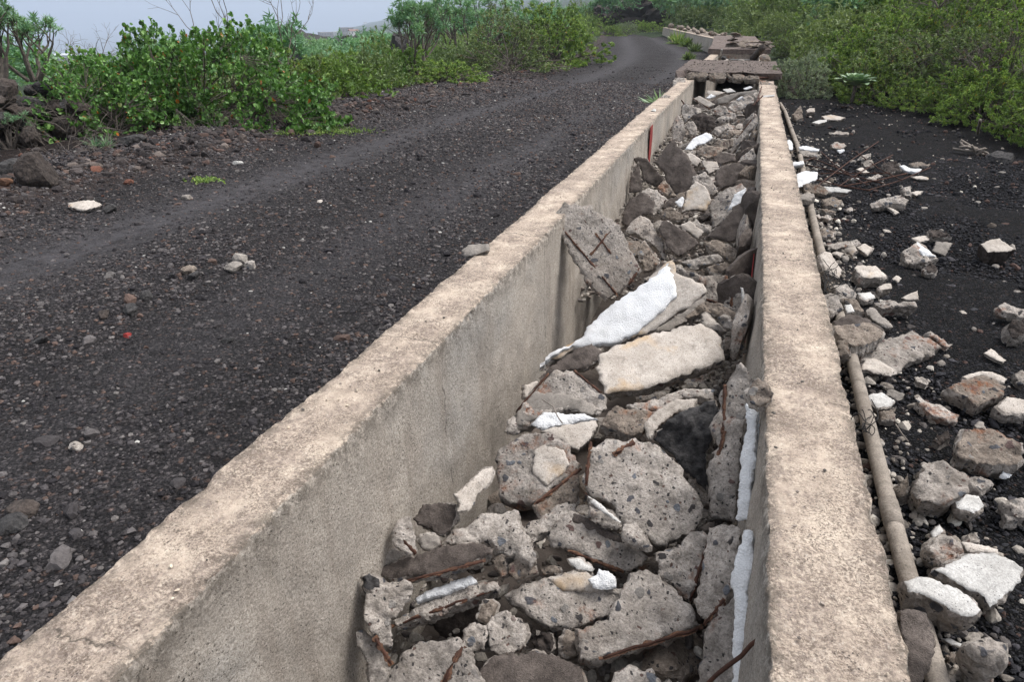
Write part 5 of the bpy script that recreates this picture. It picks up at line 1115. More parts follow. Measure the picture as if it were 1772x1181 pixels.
def plant(key, loc, scale, rotz, name, label, cat, group=None):
    t = bpy.data.objects.new(name, None); COL.objects.link(t); t.location = loc; t.rotation_euler = (0, 0, rotz); t.scale = (scale, scale, scale) if np.isscalar(scale) else scale
    t.empty_display_size = .1
    t['label'] = label; t['category'] = cat
    if group: t['group'] = group
    fm, bm_ = PROTO[key][:2]
    link('foliage', fm, parent=t); link('branches', bm_, parent=t); PLANTS.append(t); return t
R_ = np.random.default_rng
def gz(x, y): return float(ground_z(x, y, False))
def mk_dome(key, seed, rx, ry, h, nt, n, Ln, Wd, kind, leafm, barkm='bark', lump_=.28, inner=.5, spread=.9, along=.05):
    rg = R_(seed); T, D, seg = dome(rg, rx, ry, h, nt, lump_, inner, seed); return proto(key, T, D, seg, n, Ln, Wd, kind, leafm, barkm, rg, spread, along)
mk_dome('bigbush', 1, 2.35, 1.3, 1.03, 3600, 9, .056, .053, 'round', 'leaf_round', 'bark', .28, .58, .8, .10)
mk_dome('roundbush', 2, .95, .9, .95, 1100, 9, .046, .042, 'round', 'leaf_round', 'bark', .3, .5, .8, .10)
mk_dome('small_a', 3, 1.0, 1.0, .95, 850, 24, .058, .024, 'oval', 'leaf_small', 'bark', .35, .5, .75, .07)
mk_dome('small_b', 4, 1.1, .9, .85, 800, 24, .060, .025, 'oval', 'leaf_small', 'bark', .42, .4, .75, .08)
mk_dome('small_c', 14, .9, 1.1, 1.1, 750, 24, .058, .023, 'oval', 'leaf_small', 'bark', .45, .35, .75, .08)
mk_dome('dull_a', 5, 1.1, 1.0, 1.0, 1200, 12, .056, .027, 'oval', 'leaf_dull', 'bark', .3, .5, .8, .08)
mk_dome('dull_b', 6, 1.0, 1.1, 1.2, 1200, 12, .054, .028, 'oval', 'leaf_dull', 'bark', .4, .4, .8, .08)
mk_dome('grey_a', 7, .55, .55, .62, 620, 20, .040, .014, 'oval', 'leaf_grey', 'bark', .2, .55, .9, .06)
mk_dome('ball', 8, .6, .6, .75, 260, 26, .075, .009, 'needle', 'needle', 'bark', .12, .75, .7, .03)
def mk_tree(key, seed, n0, L0, r0, lev, n, Ln, Wd, leafm='needle', spread=.42, up=.28, lean=.5, kids=(2, 4), shrink=.74):
    rg = R_(seed); segs, tips = [], []
    for i in range(n0):
        a = i/n0*6.28+rg.uniform(-.3, .3); fork(rg, np.array([.05*math.cos(a), .05*math.sin(a), 0]), nrm([lean*math.cos(a), lean*math.sin(a), 1]), L0*rg.uniform(.85, 1.1), r0, lev, segs, tips, kids, shrink, spread, up)
    tp = np.array(tips); proto(key, tp[:, :3], tp[:, 3:], segs, n, Ln, Wd, 'needle', leafm, 'bark', rg, .6, .04, 6)
mk_tree('spurge_a', 21, 6, .60, .045, 4, 30, .13, .020)
mk_tree('spurge_b', 22, 8, .66, .05, 4, 30, .13, .020, lean=.75)
mk_tree('spurge_c', 23, 5, .30, .03, 3, 26, .085, .010)
mk_tree('tuft', 25, 3, .05, .012, 1, 22, .12, .013, spread=.5)

# bushes along the roadside, going away from the camera
def left_plant(key, px, py, scale, rot, name, label, cat, dz=-.02):
    p = at(px, py, .1); plant(key, (p[0], p[1], float(near_left(p[0], p[1]))+dz), scale, rot, name, label, cat)
left_plant('bigbush', 310, 215, (.86, .95, 1.04), .3, 'round_leaved_bush', 'huge round-leaved bush with glossy leaves beside the near verge', 'bush')
left_plant('roundbush', 190, 235, (.95, .9, .95), 1.3, 'round_leaved_bush', 'lower round-leaved bush at the shaded end of the huge one', 'bush')
left_plant('small_c', 520, 165, (1.05, 1.0, .80), 2.2, 'round_leaved_bush', 'small-leaved twiggy bush joining the far side of the huge round-leaved one', 'bush')
left_plant('roundbush', 455, 208, (.45, .45, .40), .2, 'round_leaved_bush', 'small bright sprawling bush spilling onto the verge', 'bush')
left_plant('dull_a', 580, 150, (1.1, 1.1, .85), .5, 'low_bush', 'low olive bush with brown twigs at the verge before the first spurge tree', 'bush')
left_plant('small_a', 640, 150, (.8, .8, .4), .9, 'low_bush', 'low light green bush at the verge under the first spurge tree', 'bush')
left_plant('spurge_a', 722, 133, (1.0, 1.0, .98), 0, 'spurge_tree', 'umbrella-shaped blue-green spurge tree with bare grey forks beside the road', 'tree')
left_plant('small_b', 775, 138, (1.0, 1.0, .55), 2.0, 'low_bush', 'green low bush at the verge just past the first spurge tree', 'bush')
left_plant('spurge_b', 815, 92, (1.5, 1.5, 1.35), 1.0, 'spurge_tree', 'taller dense spurge tree with dark stems behind the umbrella-shaped one', 'tree')
left_plant('dull_b', 880, 108, (1.6, 1.6, 1.35), .4, 'tall_bush', 'tall olive bush with dark hollow base at the road edge', 'bush')
left_plant('small_a', 955, 92, (2.0, 2.0, 1.9), 2.6, 'tall_bush', 'tall bright green bush where the road begins to bend', 'bush')
left_plant('dull_a', 905, 66, (2.6, 2.6, 2.0), 1.4, 'tall_bush', 'wide olive bush behind the tall bright green one', 'bush')
left_plant('small_c', 1052, 52, (1.8, 1.8, 1.1), .7, 'roadside_bush', 'yellow-green bush in front of the dark lava mound', 'bush')
left_plant('grey_a', 1085, 50, (2.4, 2.4, 1.9), .7, 'roadside_bush', 'small grey-green bush beside the yellow-green one at the lava mound', 'bush')
left_plant('small_b', 1118, 48, (2.4, 2.4, 1.3), 1.7, 'roadside_bush', 'light green bush closing the far end of the road', 'bush')
mk_tree('spurge_d', 27, 5, .26, .024, 3, 30, .075, .011, spread=.38, lean=.7)
for (px_, py_, z_, s_, r_, lb_) in ((55, 122, .82, 1.15, .3, 'small spurge tree with thick purple-grey stems above the boulder heap'), (-10, 130, .8, 1.3, 2.0, 'leafier spurge tree standing just behind the one above the boulder heap')):
    p = at(px_, py_, z_); plant('spurge_d', (p[0], p[1], z_-.12), s_, r_, 'spurge_tree', lb_, 'tree')
left_plant('tuft', 183, 272, (1.0, 1.0, 1.0), 0, 'young_spurge', 'young blue-green spurge rosette under the lower round-leaved bush', 'plant')
left_plant('spurge_c', 18, 262, (.55, .55, .5), 1, 'young_spurge', 'bright green spurge seedling cluster beside the dry branches', 'plant')
left_plant('spurge_c', 5, 225, (.5, .5, .5), 2, 'young_spurge', 'spurge seedling on the face of the lava outcrop', 'plant')
left_plant('spurge_a', 615, 118, (.95, .95, .55), 1.2, 'low_spurge', 'low pale green spurge mound behind the verge bushes', 'bush')
left_plant('spurge_c', 590, 100, (2.3, 2.3, 1.1), 3.2, 'low_spurge', 'yellow-green spurge mound half hidden behind the low olive bush', 'bush')

def bare(key, seed, n0, L0, r0, lev, lean=.6, spread=.5, up=.2, kids=(2, 4), shrink=.72):
    rg = R_(seed); segs, tips = [], []
    for i in range(n0):
        a = i/n0*6.28+rg.uniform(-.5, .5); fork(rg, np.zeros(3), nrm([lean*math.cos(a), lean*math.sin(a), 1]), L0*rg.uniform(.7, 1.2), r0, lev, segs, tips, kids, shrink, spread, up, .22)
    V, Fc = tubes(segs, 5); return mesh_np('bare_branches', V, Fc, [M['bark']])
def bare_at(me, px, py, z, s, name, label, rot=0):
    p = at(px, py, .1); link(name, me, (p[0], p[1], z), label=label, cat='dead shrub').scale = (s, s, s); COL.objects[-1].rotation_euler = (0, 0, rot)
b1 = bare('b1', 31, 4, .50, .012, 3); b2 = bare('b2', 32, 12, .24, .007, 3, 1.1, .6, .0)
bare_at(b1, 505, 165, .55, 1.15, 'bare_shrub', 'leafless dark shrub reaching above the bush against the fog')
bare_at(b1, 395, 190, .75, 1.0, 'bare_shrub', 'leafless shrub with crooked twigs rising from the middle of the huge bush', 2)
bare_at(b2, 165, 180, .5, 1.4, 'bare_shrub', 'low fan of bare grey twigs above the lower round-leaved bush', 1)
bare_at(b2, 95, 255, -.05, 1.5, 'dry_brush', 'heap of dry grey twigs between the lava outcrop and the bush', 0)
bare_at(b2, 140, 282, -.05, 1.0, 'dry_brush', 'dry grey twigs lying behind the round lava boulder', 3)
bare_at(b2, 360, 238, -.02, .9, 'dry_brush', 'pale dead branches under the front of the huge bush', 2)
bare_at(b2, 300, 232, .0, .8, 'dry_brush', 'dead twigs in the dark hollow below the middle of the huge bush', 4)
bare_at(b2, 560, 190, .0, .9, 'dry_brush', 'brown dead twigs at the verge between the huge bush and the olive bush', 5)
bare_at(b2, 880, 118, -.1, 1.3, 'dry_brush', 'dark dead twigs in the hollow base of the tall olive bush', 1)

# lava outcrops
def outcrop(name, x, y, z, s, label, seed, mat='brown', k=5):
    rg = R_(seed); V, Fc = ICO[k]; a = nrm(V)
    d = 1+.25*fbm(a, 1.6, 3, seed)
    c = nrm(rg.normal(0, 1, (70, 3))); dd = np.sort(np.arccos(np.clip(a@c.T, -1, 1)), 1)[:, :2]
    d = d+.75*np.sqrt(np.clip(dd[:, 1]-dd[:, 0], 0, .2))-.2+.09*fbm(a, 7, 5, seed+2, .65)
    me = mesh_np(name, a*d[:, None]*np.array(s), Fc, [M[mat]], smooth=False); return link(name, me, (x, y, z), label=label, cat='rock outcrop')
p0 = at(25, 262, .1); rk = R_(71)
for i in range(46):
    lv_ = min(i//12, 3); x, y, z = p0[0]-.25+rk.normal(0, .32-.06*lv_), p0[1]+.45+rk.normal(0, .34), .08+.19*lv_+rk.uniform(-.04, .06); s_ = rk.uniform(.11, .2)
    lump((x, y, z), s_, ['brown', 'lava', 'brown'][i % 3], f"{ORD[i % 8]} {['brown', 'black', 'dark brown'][i % 3]} lava boulder, {['bottom', 'lower middle', 'upper middle', 'top'][lv_]} layer of the heap", rng=R_(700+i), k=4, name='lava_boulder', cat='boulder', zone='heap')
    CH[-1]['o']['group'] = 'lava boulders heaped under the small spurge tree'
p = at(1100, 48, 0); outcrop('lava_mound', p[0], p[1]+8, float(ground_z(p[0], p[1]+8))+.6, (5.5, 3.5, 3.4), 'dark brown lava mound behind the far bend of the road', 5)
p = at(700, 118, 0); outcrop('lava_outcrop', p[0], p[1], gz(p[0], p[1])+.2, (.6, .6, .9), 'dark lava rock behind the trunk of the umbrella-shaped spurge tree', 6, 'lava', 4)
for i, (px, d_) in enumerate(((520, 70), (580, 74), (640, 78))):
    dr = px_ray(px, 85); t_ = d_/np.hypot(dr[0], dr[1]); x, y = dr[0]*t_, dr[1]*t_
    z_ = CZ+dr[2]*t_; outcrop('lava_ridge', x, y, z_-1.0, (4.4, 3, 2.0), ['dark lava ridge below the distant farm houses, end nearest the sea', 'dark lava ridge directly below the distant farm houses', 'dark lava ridge just before the umbrella-shaped spurge tree'][i], 60+i, 'lava', 4)

# the thicket on the slope beyond the gravel
KINDS_ = {'small_a': 'bright green', 'small_b': 'yellow-green', 'small_c': 'twiggy light green', 'dull_a': 'olive', 'dull_b': 'dark olive', 'grey_a': 'grey-green'}
rt = R_(99)
plant('grey_a', (.98, 15.1, 0), (1.15, 1.15, 1.25), .4, 'grey_shrub', 'soft grey-green shrub hugging the end of the cover slab', 'shrub')
plant('grey_a', (1.3, 16.9, .05), (1.2, 1.2, 1.2), 2.4, 'grey_shrub', 'second grey-green shrub just behind the one at the cover slab', 'shrub')
cnt = {}
def edge_row(k, y0, off, ylist, sc, names, where):
    n_ = 0
    for y in ylist:
        x = float(edge_right(y))+off+rt.normal(0, .12); key = names[int(rt.integers(len(names)))]; kd = KINDS_[key]
        s = sc*rt.uniform(.85, 1.2); c_ = (kd, where); cnt[c_] = cnt.get(c_, 0)+1
        plant(key, (x, y, gz(x, y)-.06), (s, s, s*rt.uniform(.9, 1.15)), rt.uniform(0, 6.28), 'shrub', f'{ORD[min(14, cnt[c_]-1)]} {kd} shrub {where}, counting into the distance', 'shrub', 'shrubs of the thicket beside the black gravel')
edge_row(0, 0, .55, [7.0, 8.0, 8.9, 9.8, 10.7, 11.6, 12.5, 13.5, 14.5, 15.6, 16.8], .62, ['small_a', 'small_b', 'small_c'], 'in the row along the gravel edge')
edge_row(1, 0, 1.5, [7.6, 8.9, 10.1, 11.3, 12.6, 13.8, 15.1, 16.4, 18.2], 1.0, ['small_a', 'small_b', 'small_c', 'dull_a'], 'in the second row from the gravel')
edge_row(2, 0, 2.8, [8.5, 10, 11.4, 12.9, 14.4, 16, 17.8, 19.8, 22], 1.15, ['small_a', 'small_c', 'dull_a', 'dull_b'], 'in the third row from the gravel')
edge_row(3, 0, 4.5, [10, 12, 14, 16, 18.2, 20.5, 23, 26], 1.4, ['small_a', 'small_c', 'dull_a', 'dull_b'], 'in the fourth row up the slope')
edge_row(4, 0, .9, [18.5, 20.5, 22.5, 25, 28, 31.5, 35], .8, ['small_b', 'small_a', 'dull_a'], 'beside the distant cover slab')
edge_row(5, 0, 6.5, [13, 16, 19, 22, 25.5, 29], 1.7, ['small_a', 'dull_a', 'dull_b'], 'in the fifth row high on the slope')
p = at(1385, 50, .8); t_ = 27/p[1]; plant('ball', (2.1, 26, 1.1), 1.0, 0, 'spurge_ball', 'round blue-green spurge ball standing out above the thicket', 'shrub')
rb = R_(5); 
for i, (x, y, s) in enumerate([(3.3, 12.6, 1.0), (3.6, 9.8, .8), (3.4, 17, 1.5)]):
    bare_at(b2, 900, 500, gz(x, y)+[.45, .05, 1.0][i], s, 'dead_shrub', ['grey dead shrub caught in the thicket above the rosette plant', 'dead grey twigs low in the thicket near the driftwood', 'dead grey shrub high in the thicket against the dark slope'][i], i); COL.objects[-1].location = (x, y, gz(x, y)+[.45, .05, 1.0][i])
for i in range(11):
    y = 8.4+i*1.15; x = float(edge_right(y))+rb.uniform(.5, 2.6); o_ = link('dead_shrub', b2, (x, y, gz(x, y)+rb.uniform(.25, .6)), label=f'{ORD[i]} tangle of grey dead twigs caught in the thicket, counting into the distance', cat='dead shrub', group='dead twigs caught in the thicket')
    s_ = rb.uniform(.8, 1.3); o_.scale = (s_, s_, s_); o_.rotation_euler = (0, 0, rb.uniform(0, 6))
# rosette plant
def rosette(loc, s, label):
    rg = R_(8); Vs, Fs, lvs, off = [], [], [], 0
    nl = 46
    for i in range(nl):
        a = i*2.39996; t = i/nl; el = math.radians(12+70*(1-t)); L_ = s*(.35+.65*t); W_ = L_*.42
        n = 9; u = np.linspace(0, 1, n); r = u*L_; w = W_*np.sin(np.clip(u*.95+.05, 0, 1)**1.6*math.pi)*.5+.008*s
        zc = np.sin(el)*r-.15*r*u*s/s*(t); xr = np.cos(el)*r
        rows = []
        for sd_ in (-1, -.5, 0, .5, 1):
            lx, ly, lz = xr, w*sd_, zc+abs(sd_)*w*.35
            rows.append(np.stack([lx*math.cos(a)-ly*math.sin(a), lx*math.sin(a)+ly*math.cos(a), lz], 1))
        top = np.stack(rows, 1).reshape(-1, 3); V = np.concatenate([top, top-[0, 0, .012*s]])
        g_ = grid_faces(n, 5); Vs.append(V); Fs += [g_+off, g_[:, ::-1]+off+n*5]; lvs.append(np.full(len(V), rg.random()*.9)); off += len(V)
    t_ = bpy.data.objects.new('rosette_plant', None); COL.objects.link(t_); t_.location = loc; t_['label'] = label; t_['category'] = 'succulent'
    link('leaf_rosette', mesh_np('leaf_rosette', np.concatenate(Vs)+[0, 0, s*.5], Fs, [M['succulent']], smooth=True, attr={'lv': np.concatenate(lvs)}), parent=t_)
    V, Fc = poly_tube([(0, 0, -.05), (.01, 0, s*.3), (0, 0, s*.55)], s*.07, 8); link('stem', mesh_np('stem', V, Fc, [M['bark']], smooth=True), parent=t_)
p = at(1472, 172, .1); rosette((p[0]-.05, p[1]-.55, .16), .42, 'pale green succulent rosette at the edge of the black gravel')
# grass-like tufts by the cover slab and by the bent wall, low herbs
def tuft(loc, n, L_, W_, mat, label, name='grass_tuft', cat='tuft', seed=1, sp=.7):
    rg = R_(seed); P = np.zeros((n, 3)); P[:, :2] = rg.normal(0, L_*.12, (n, 2)); D = np.tile([0, 0, 1.0], (n, 1))
    V, Fc, lv = leaves(P, D, 1, L_, W_, 'needle', rg, sp, 0); V[:, 2] = np.abs(V[:, 2])
    return link(name, mesh_np(name, V, Fc, [M[mat]], attr={'lv': lv}), loc, label=label, cat=cat)
tuft((-1.48, 13.0, -.02), 46, .36, .03, 'succulent', 'spiky pale green tuft growing at the roadside corner of the cover slab', 'spiky_tuft')
for i, (px, py) in enumerate([(1180, 72), (1170, 66), (1196, 76), (1210, 84), (1200, 97)]):
    p = at(px, py, -.2); tuft((p[0]-.2, p[1], float(road_z(p[1]))), 260, [.9, .5, .6, .5, .35][i], .05, ['leaf_small', 'leaf_small', 'leaf_small', 'leaf_dull', 'leaf_dull'][i], ['tall bright green weed clump against the bent wall', 'low bright weeds beside the tall clump', 'yellow-green weeds at the foot of the bent wall', 'dull weeds nearer the cover slabs along the wall', 'small-leaved weeds beside the second opening'][i], 'weed_clump', 'weeds', i, .6)
for i, (px, py, s) in enumerate([(530, 225, .35), (575, 222, .3), (352, 310, .12), (480, 232, .2), (490, 203, .14)]):
    p = at(px, py, .12); z = float(road_h(p[0], p[1]))
    rg = R_(i+50); n = 500 if s > .25 else 120; P = np.stack([rg.normal(0, s*.8, n), rg.normal(0, s*.45, n), np.full(n, .01)], 1)
    V, Fc, lv = leaves(P, np.tile([0, 0, 1.0], (n, 1)), 3, .022, .014, 'oval', rg, .9, 0); V[:, 2] = np.abs(V[:, 2])
    link('creeping_herb', mesh_np('creeping_herb', V, Fc, [M['leaf_small']], attr={'lv': lv}), (p[0], p[1], z), label=['mat of yellowish creeping herb beside the sprawling bush', 'thinner mat of creeping herb further along the verge', 'tiny green herb alone on the roadside cinders', 'creeping herb at the foot of the small sprawling bush', 'sprig of herb under the twigs at the verge'][i], cat='herb')

# scrub covering the slopes: one mass nobody could count
def mass(name, pts, sizes, keys, seed, frac=.35, lsc=1.0):
    rg = R_(seed); Vs, Fs, L_, off = {}, {}, {}, {}
    for p_, s in zip(pts, sizes):
        k = keys[int(rg.integers(len(keys)))]; V, Fc, lv = PROTO[k][2:]
        nl = 6 if len(Fc)*3 == len(V) or len(V)//6*2 == len(Fc) else 4
        tot = len(V)//nl; n = int(tot*frac); st = int(rg.integers(0, tot)); idx = (st+np.arange(n)*int(max(1, 1/frac))) % tot
        Q = V.reshape(tot, nl, 3)[idx]; c = Q.mean(1, keepdims=True); Q = c+(Q-c)*lsc
        a = rg.uniform(0, 6.28); x = Q[..., 0]*math.cos(a)-Q[..., 1]*math.sin(a); y = Q[..., 0]*math.sin(a)+Q[..., 1]*math.cos(a)
        Q = np.stack([x, y, Q[..., 2]*rg.uniform(.8, 1.2)], -1)*s+p_
        cl_ = rg.random()
        b = (np.arange(n)*nl)[:, None]; f = b+[0, 1, 2, 3] if nl == 4 else np.concatenate([b+[0, 1, 2, 3], b+[0, 3, 4, 5]])
        m_ = {'s': 'leaf_small', 'd': 'leaf_dull', 'g': 'leaf_grey', 'b': 'needle', 'r': 'leaf_round'}[k[0]] if not k.startswith('spurge') else 'needle'
        Vs.setdefault(m_, []).append(Q.reshape(-1, 3)); Fs.setdefault(m_, []).append(f+off.get(m_, 0)); off[m_] = off.get(m_, 0)+n*nl
        L_.setdefault(m_, []).append(np.repeat(lv.reshape(tot, nl)[idx, 0]*.5+cl_*.45, nl))
    V, Fc, mi, lv, o_, ms = [], [], [], [], 0, []
    for j, m_ in enumerate(Vs):
        v = np.concatenate(Vs[m_]); f = np.concatenate(Fs[m_]); V.append(v); Fc.append(f+o_); o_ += len(v); mi.append(np.full(len(f), j)); lv.append(np.concatenate(L_[m_])); ms.append(M[m_])
    link(name, mesh_np(name, np.concatenate(V), np.concatenate(Fc), ms, np.concatenate(mi), attr={'lv': np.concatenate(lv)}), kind='stuff')
rm = R_(123); pts, sz = [], []
for i in range(230):           # slope up from the gravel, beyond the individual shrubs
    y = rm.uniform(12, 60); x = float(edge_right(y))+rm.uniform(1.2 if y > 20 else 5.5, 7+y*.62); pts.append((x, y, gz(x, y)-.1)); sz.append(rm.uniform(.9, 1.6)*(1+y*.012))
mass('hillside_scrub', pts, sz, ['small_a', 'small_c', 'dull_a', 'dull_b', 'dull_b', 'spurge_a', 'small_b'], 1, .33, 1.7)
pts, sz = [], []
for i in range(240):           # behind the bend
    y = rm.uniform(66, 130); x = rm.uniform(-.42, .40)*y; 
    if x < edge_left(y)+9 and y < 80: continue
    pts.append((x, y, gz(x, y)-.1)); sz.append(rm.uniform(1.6, 2.8))
mass('far_scrub', pts, sz, ['small_a', 'small_c', 'dull_a', 'dull_b', 'spurge_a', 'spurge_b'], 2, .12, 2.6)
pts, sz = [], []
for i in range(330):           # falling ground beyond the road
    y = rm.uniform(6, 70); x = float(edge_left(y))-rm.uniform(1.0, 6+y*.55); 
    pts.append((x, y, gz(x, y)-.1)); sz.append(rm.uniform(.45, .95)*(1+y*.012))
mass('downslope_scrub', pts, sz, ['small_a', 'dull_a', 'dull_b', 'spurge_a', 'small_b', 'roundbush'], 3, .2, 1.9)
pts, sz = [], []
for i in range(420):
    y = rm.uniform(60, 330); x = -y*rm.uniform(.25, 1.25); pts.append((x, y, gz(x, y)-.2)); sz.append(rm.uniform(1.2, 2.4))
mass('coastal_scrub', pts, sz, ['dull_a', 'dull_b', 'small_a'], 4, .05, 4.5)
# ---------------------------------------------------------------- far buildings in the haze
HM = dict(wall=mat_plain('white house wall', (.55, .53, .50), (.70, .68, .65), .5, 3, .02), roof=mat_plain('tile roof', (.16, .09, .07), (.24, .14, .11), .5, 3, .02),
          dark=mat_plain('window dark', (.03, .035, .04), (.05, .055, .06), 1, 3, .01, .3), stone=mat_plain('block wall', (.14, .12, .11), (.26, .23, .21), .5, 3, .03), blue=mat_plain('blue sheet', (.03, .12, .35), (.05, .18, .45), 1, 3, .01),
          redp=mat_plain('red sheet', (.4, .03, .02), (.5, .05, .03), 1, 3, .01), grn=mat_plain('greenhouse sheet', (.62, .63, .62), (.78, .79, .79), .05, 1, .05))
def bx(x0, x1, y0, y1, z0, z1):
    V = np.array([(x, y, z) for x in (x0, x1) for y in (y0, y1) for z in (z0, z1)], float)
    return V, np.array([[0, 1, 3, 2], [4, 6, 7, 5], [0, 4, 5, 1], [2, 3, 7, 6], [0, 2, 6, 4], [1, 5, 7, 3]])
def prism(x0, x1, y0, y1, z0, h):
    V = np.array([(x0, y0, z0), (x1, y0, z0), (x1, y1, z0), (x0, y1, z0), (x0, (y0+y1)/2, z0+h), (x1, (y0+y1)/2, z0+h)], float)
    return V, [np.array([[0, 1, 5, 4], [2, 3, 4, 5], [3, 2, 1, 0]]), np.array([[0, 4, 3], [1, 2, 5]])]
def house(px, dist, w, d, h, label, roof='roof', wallm='wall', pitched=True, name='house'):
    dr = px_ray(px, 60); dr = dr/np.hypot(dr[0], dr[1]); x, y = dr[0]*dist, dr[1]*dist; z = gz(x, y)
    t = bpy.data.objects.new(name, None); COL.objects.link(t); t.location = (x, y, z); t.rotation_euler = (0, 0, math.atan2(-dr[0], dr[1])+.3)
    t['label'] = label; t['category'] = 'house'
    V, Fc = bx(-w/2, w/2, -d/2, d/2, -2, h); link('wall', mesh_np('wall', V, Fc, [HM[wallm]]), parent=t)
    if pitched: V, Fc = prism(-w/2-.4, w/2+.4, -d/2-.4, d/2+.4, h+.003, h*.35)
    else: V, Fc = bx(-w/2-.2, w/2+.2, -d/2-.2, d/2+.2, h+.003, h+.4)
    link('roof', mesh_np('roof', V, Fc, [HM[roof]]), parent=t)
    nw = max(2, int(w/4))
    for i in range(nw):
        cx = -w/2+w*(i+.5)/nw; V, Fc = bx(cx-.5, cx+.5, -d/2-.06, -d/2-.003, h*.45, h*.8); link('window', mesh_np('window', V, Fc, [HM['dark']]), parent=t)
    V, Fc = bx(-w/2+.6, -w/2+1.6, -d/2-.07, -d/2-.003, 0, 2.1); link('door', mesh_np('door', V, Fc, [HM['dark']]), parent=t)
def place_z(px, py):     # distance at which the ground is seen at this photo pixel
    dr = px_ray(px, py); hyp = np.hypot(dr[0], dr[1])
    for D in np.geomspace(60, 7000, 500):
        x, y = dr[0]/hyp*D, dr[1]/hyp*D
        if CZ+dr[2]/hyp*D < gz(x, y): return D
    return 4000.
for px, py, w, d, h, lb, rf, wm, pt in [
    (565, 64, 11, 8, 3.4, 'low farm house of bare blocks, seaward end of the distant farm', 'stone', 'stone', False),
    (588, 63, 8, 7, 3.2, 'white-walled shed in the middle of the distant farm', 'wall', 'wall', False),
    (600, 61, 9, 8, 5.5, 'dark two-storey block house of the distant farm', 'stone', 'stone', False),
    (612, 62, 7, 6, 3.6, 'small house with reddish roof at the inland end of the distant farm', 'roof', 'wall', True),
    (540, 68, 12, 6, 2.6, 'long low shed just seaward of the distant farm', 'stone', 'stone', False),
    (618, 33, 20, 12, 6, 'faint white house with orange roof on the misty ridge', 'roof', 'wall', True),
    (634, 32, 16, 12, 6, 'second faint orange-roofed house on the misty ridge', 'roof', 'wall', True),
    (720, 8, 24, 14, 8, 'faint white house high on the misty ridge behind the spurge trees', 'wall', 'wall', False),
    (945, 4, 16, 10, 5, 'white house glimpsed over the roadside bushes', 'wall', 'wall', False),
    (960, 4, 10, 10, 5, 'smaller white house next to the one glimpsed over the bushes', 'roof', 'wall', True)]:
    D = place_z(px, py); k = max(1.0, D/600) if py > 55 else 1.0
    house(px, D, w*min(k, 2.5), d*min(k, 2.5), h*min(k, 2), lb, rf, wm, pt)
def sheet(name, px, py, w, h, mat, label):
    D = place_z(px, py); dr = px_ray(px, py); dr = dr/np.hypot(dr[0], dr[1]); x, y = dr[0]*D, dr[1]*D
    V, Fc = bx(-w/2, w/2, -1, 1, -.5, h); o = link(name, mesh_np(name, V, Fc, [HM[mat]]), (x, y, gz(x, y)), label=label, cat='tarpaulin'); o.rotation_euler = (0, 0, math.atan2(-dr[0], dr[1]))
sheet('tarpaulin', 606, 67, 5, 1.6, 'blue', 'blue tarpaulin in front of the distant farm'); sheet('tarpaulin', 612, 68, 4, 1.2, 'redp', 'red tarpaulin beside the blue one at the distant farm')
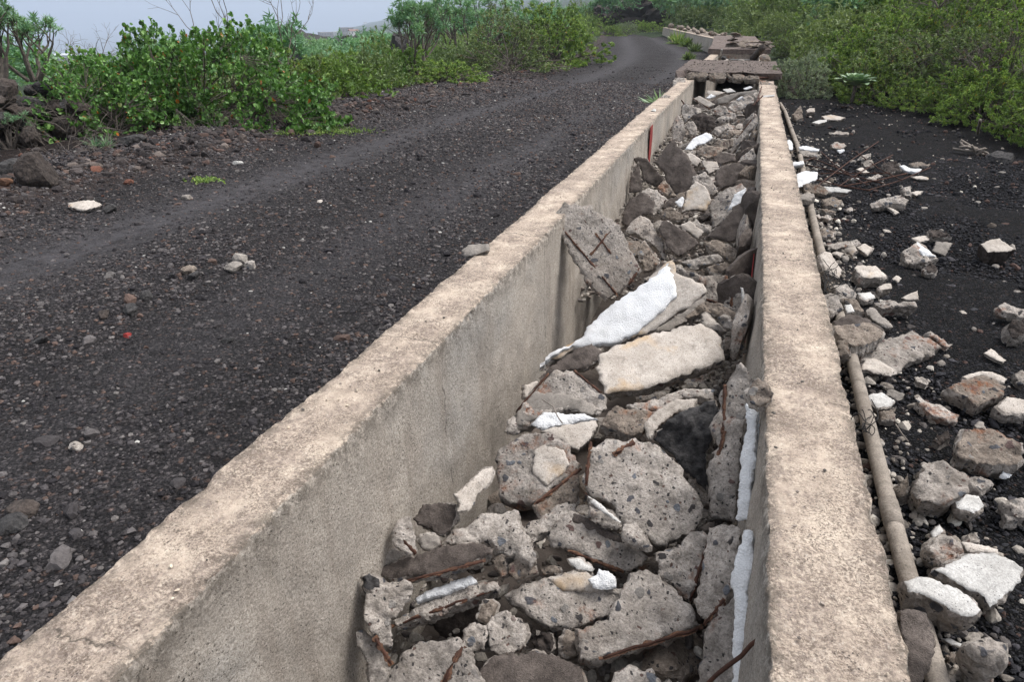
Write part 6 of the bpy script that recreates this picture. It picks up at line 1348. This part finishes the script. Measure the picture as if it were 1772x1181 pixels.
for i, (px, py, w, d) in enumerate([(75, 118, 190, 50), (55, 108, 260, 40), (130, 100, 230, 45), (165, 92, 240, 40), (90, 92, 200, 40), (180, 84, 150, 30), (540, 47, 260, 60), (500, 52, 150, 40)]):
    dr = px_ray(px, py); D = 151.45/-dr[2]*np.hypot(dr[0], dr[1]) if i < 6 else place_z(px, py); D = min(D, 3600); dr = dr/np.hypot(dr[0], dr[1]); x, y = dr[0]*D, dr[1]*D
    t = bpy.data.objects.new('greenhouse', None); COL.objects.link(t); t.location = (x, y, gz(x, y)); t.rotation_euler = (0, 0, math.atan2(-dr[0], dr[1])+.15*(i % 3-1))
    t['label'] = ['pale greenhouse on the coast, lowest and brightest of the group', 'long pale greenhouse just seaward of the lowest one', 'pale greenhouse on the coast beside the bush twigs', 'upper pale greenhouse strip seen through the twigs', 'faint greenhouse strip out towards the fog behind the small spurge tree', 'faintest greenhouse strip at the edge of the fog', 'wide pale greenhouse field on the misty coastal shelf', 'pale greenhouse beside the wide field on the coastal shelf'][i]; t['category'] = 'greenhouse'
    V, Fc = bx(-w/2, w/2, -d/2, d/2, -8, 3.5); link('side_wall', mesh_np('side_wall', V, Fc, [HM['grn']]), parent=t)
    V, Fc = prism(-w/2, w/2, -d/2, d/2, 3.503, 1.5); link('roof', mesh_np('roof', V, Fc, [HM['grn']]), parent=t)

# ---------------------------------------------------------------- descriptions of the many small pieces, from what lies next to them
refs = [c for c in CH if c['ref']]
used = {}
for o in COL.objects:
    if 'label' in o.keys() and 'group' not in o.keys(): used[o['label']] = used.get(o['label'], 0)+1
def shape(c): return 'chip' if c['real'] < .06 else 'fragment' if c['real'] < .13 else 'chunk' if c['real'] < .22 else 'large chunk'
for o in COL.objects:
    if o.name.startswith('cover_slab'): o['kind'] = 'thing'
for c in CH:
    if 'group' not in c['o'].keys() and c['zone'] in ('pile', 'gravel'): c['o']['group'] = {'pile': 'broken pieces filling the channel', 'gravel': 'stones and broken pieces lying on the black gravel'}[c['zone']]
    if c['label']: continue
    rs = sorted([r for r in refs if r['zone'] == c['zone']] or refs, key=lambda r: np.hypot(*(r['px']-c['px'])))[:5]
    a = rs[0]; d = c['px']-a['px']
    rel = ('beyond' if d[1] < 0 else 'in front of') if abs(d[1]) > abs(d[0])*.8 else 'beside'
    base = f"{LOOK[c['skin']]} {shape(c)}"
    cand = [f"{base} {rel} {a['ref']}"]+[f"{base} {rel} {a['ref']}, towards {b['ref']}" for b in rs[1:]]
    cand = [x.replace('  ', ' ') for x in cand]
    cand += [f"{w} {base} {rel} {a['ref']}" for w in ('low-lying', 'half-buried', 'tilted', 'shadowed', 'deep-set')]
    cand += [f"{w} {base} between {a['ref']} and {b['ref']}" for b in rs[1:] for w in ('half-buried', 'shadowed', 'wedged')]
    cand = [x for x in cand if len(x.split()) <= 16]
    cand = cand or [f"{base} deep in the pile"]
    for q in cand:
        if q not in used: break
    used[q] = 1; c['o']['label'] = q
    if c['zone'] == 'second': c['o']['group'] = 'stones in the small second opening';
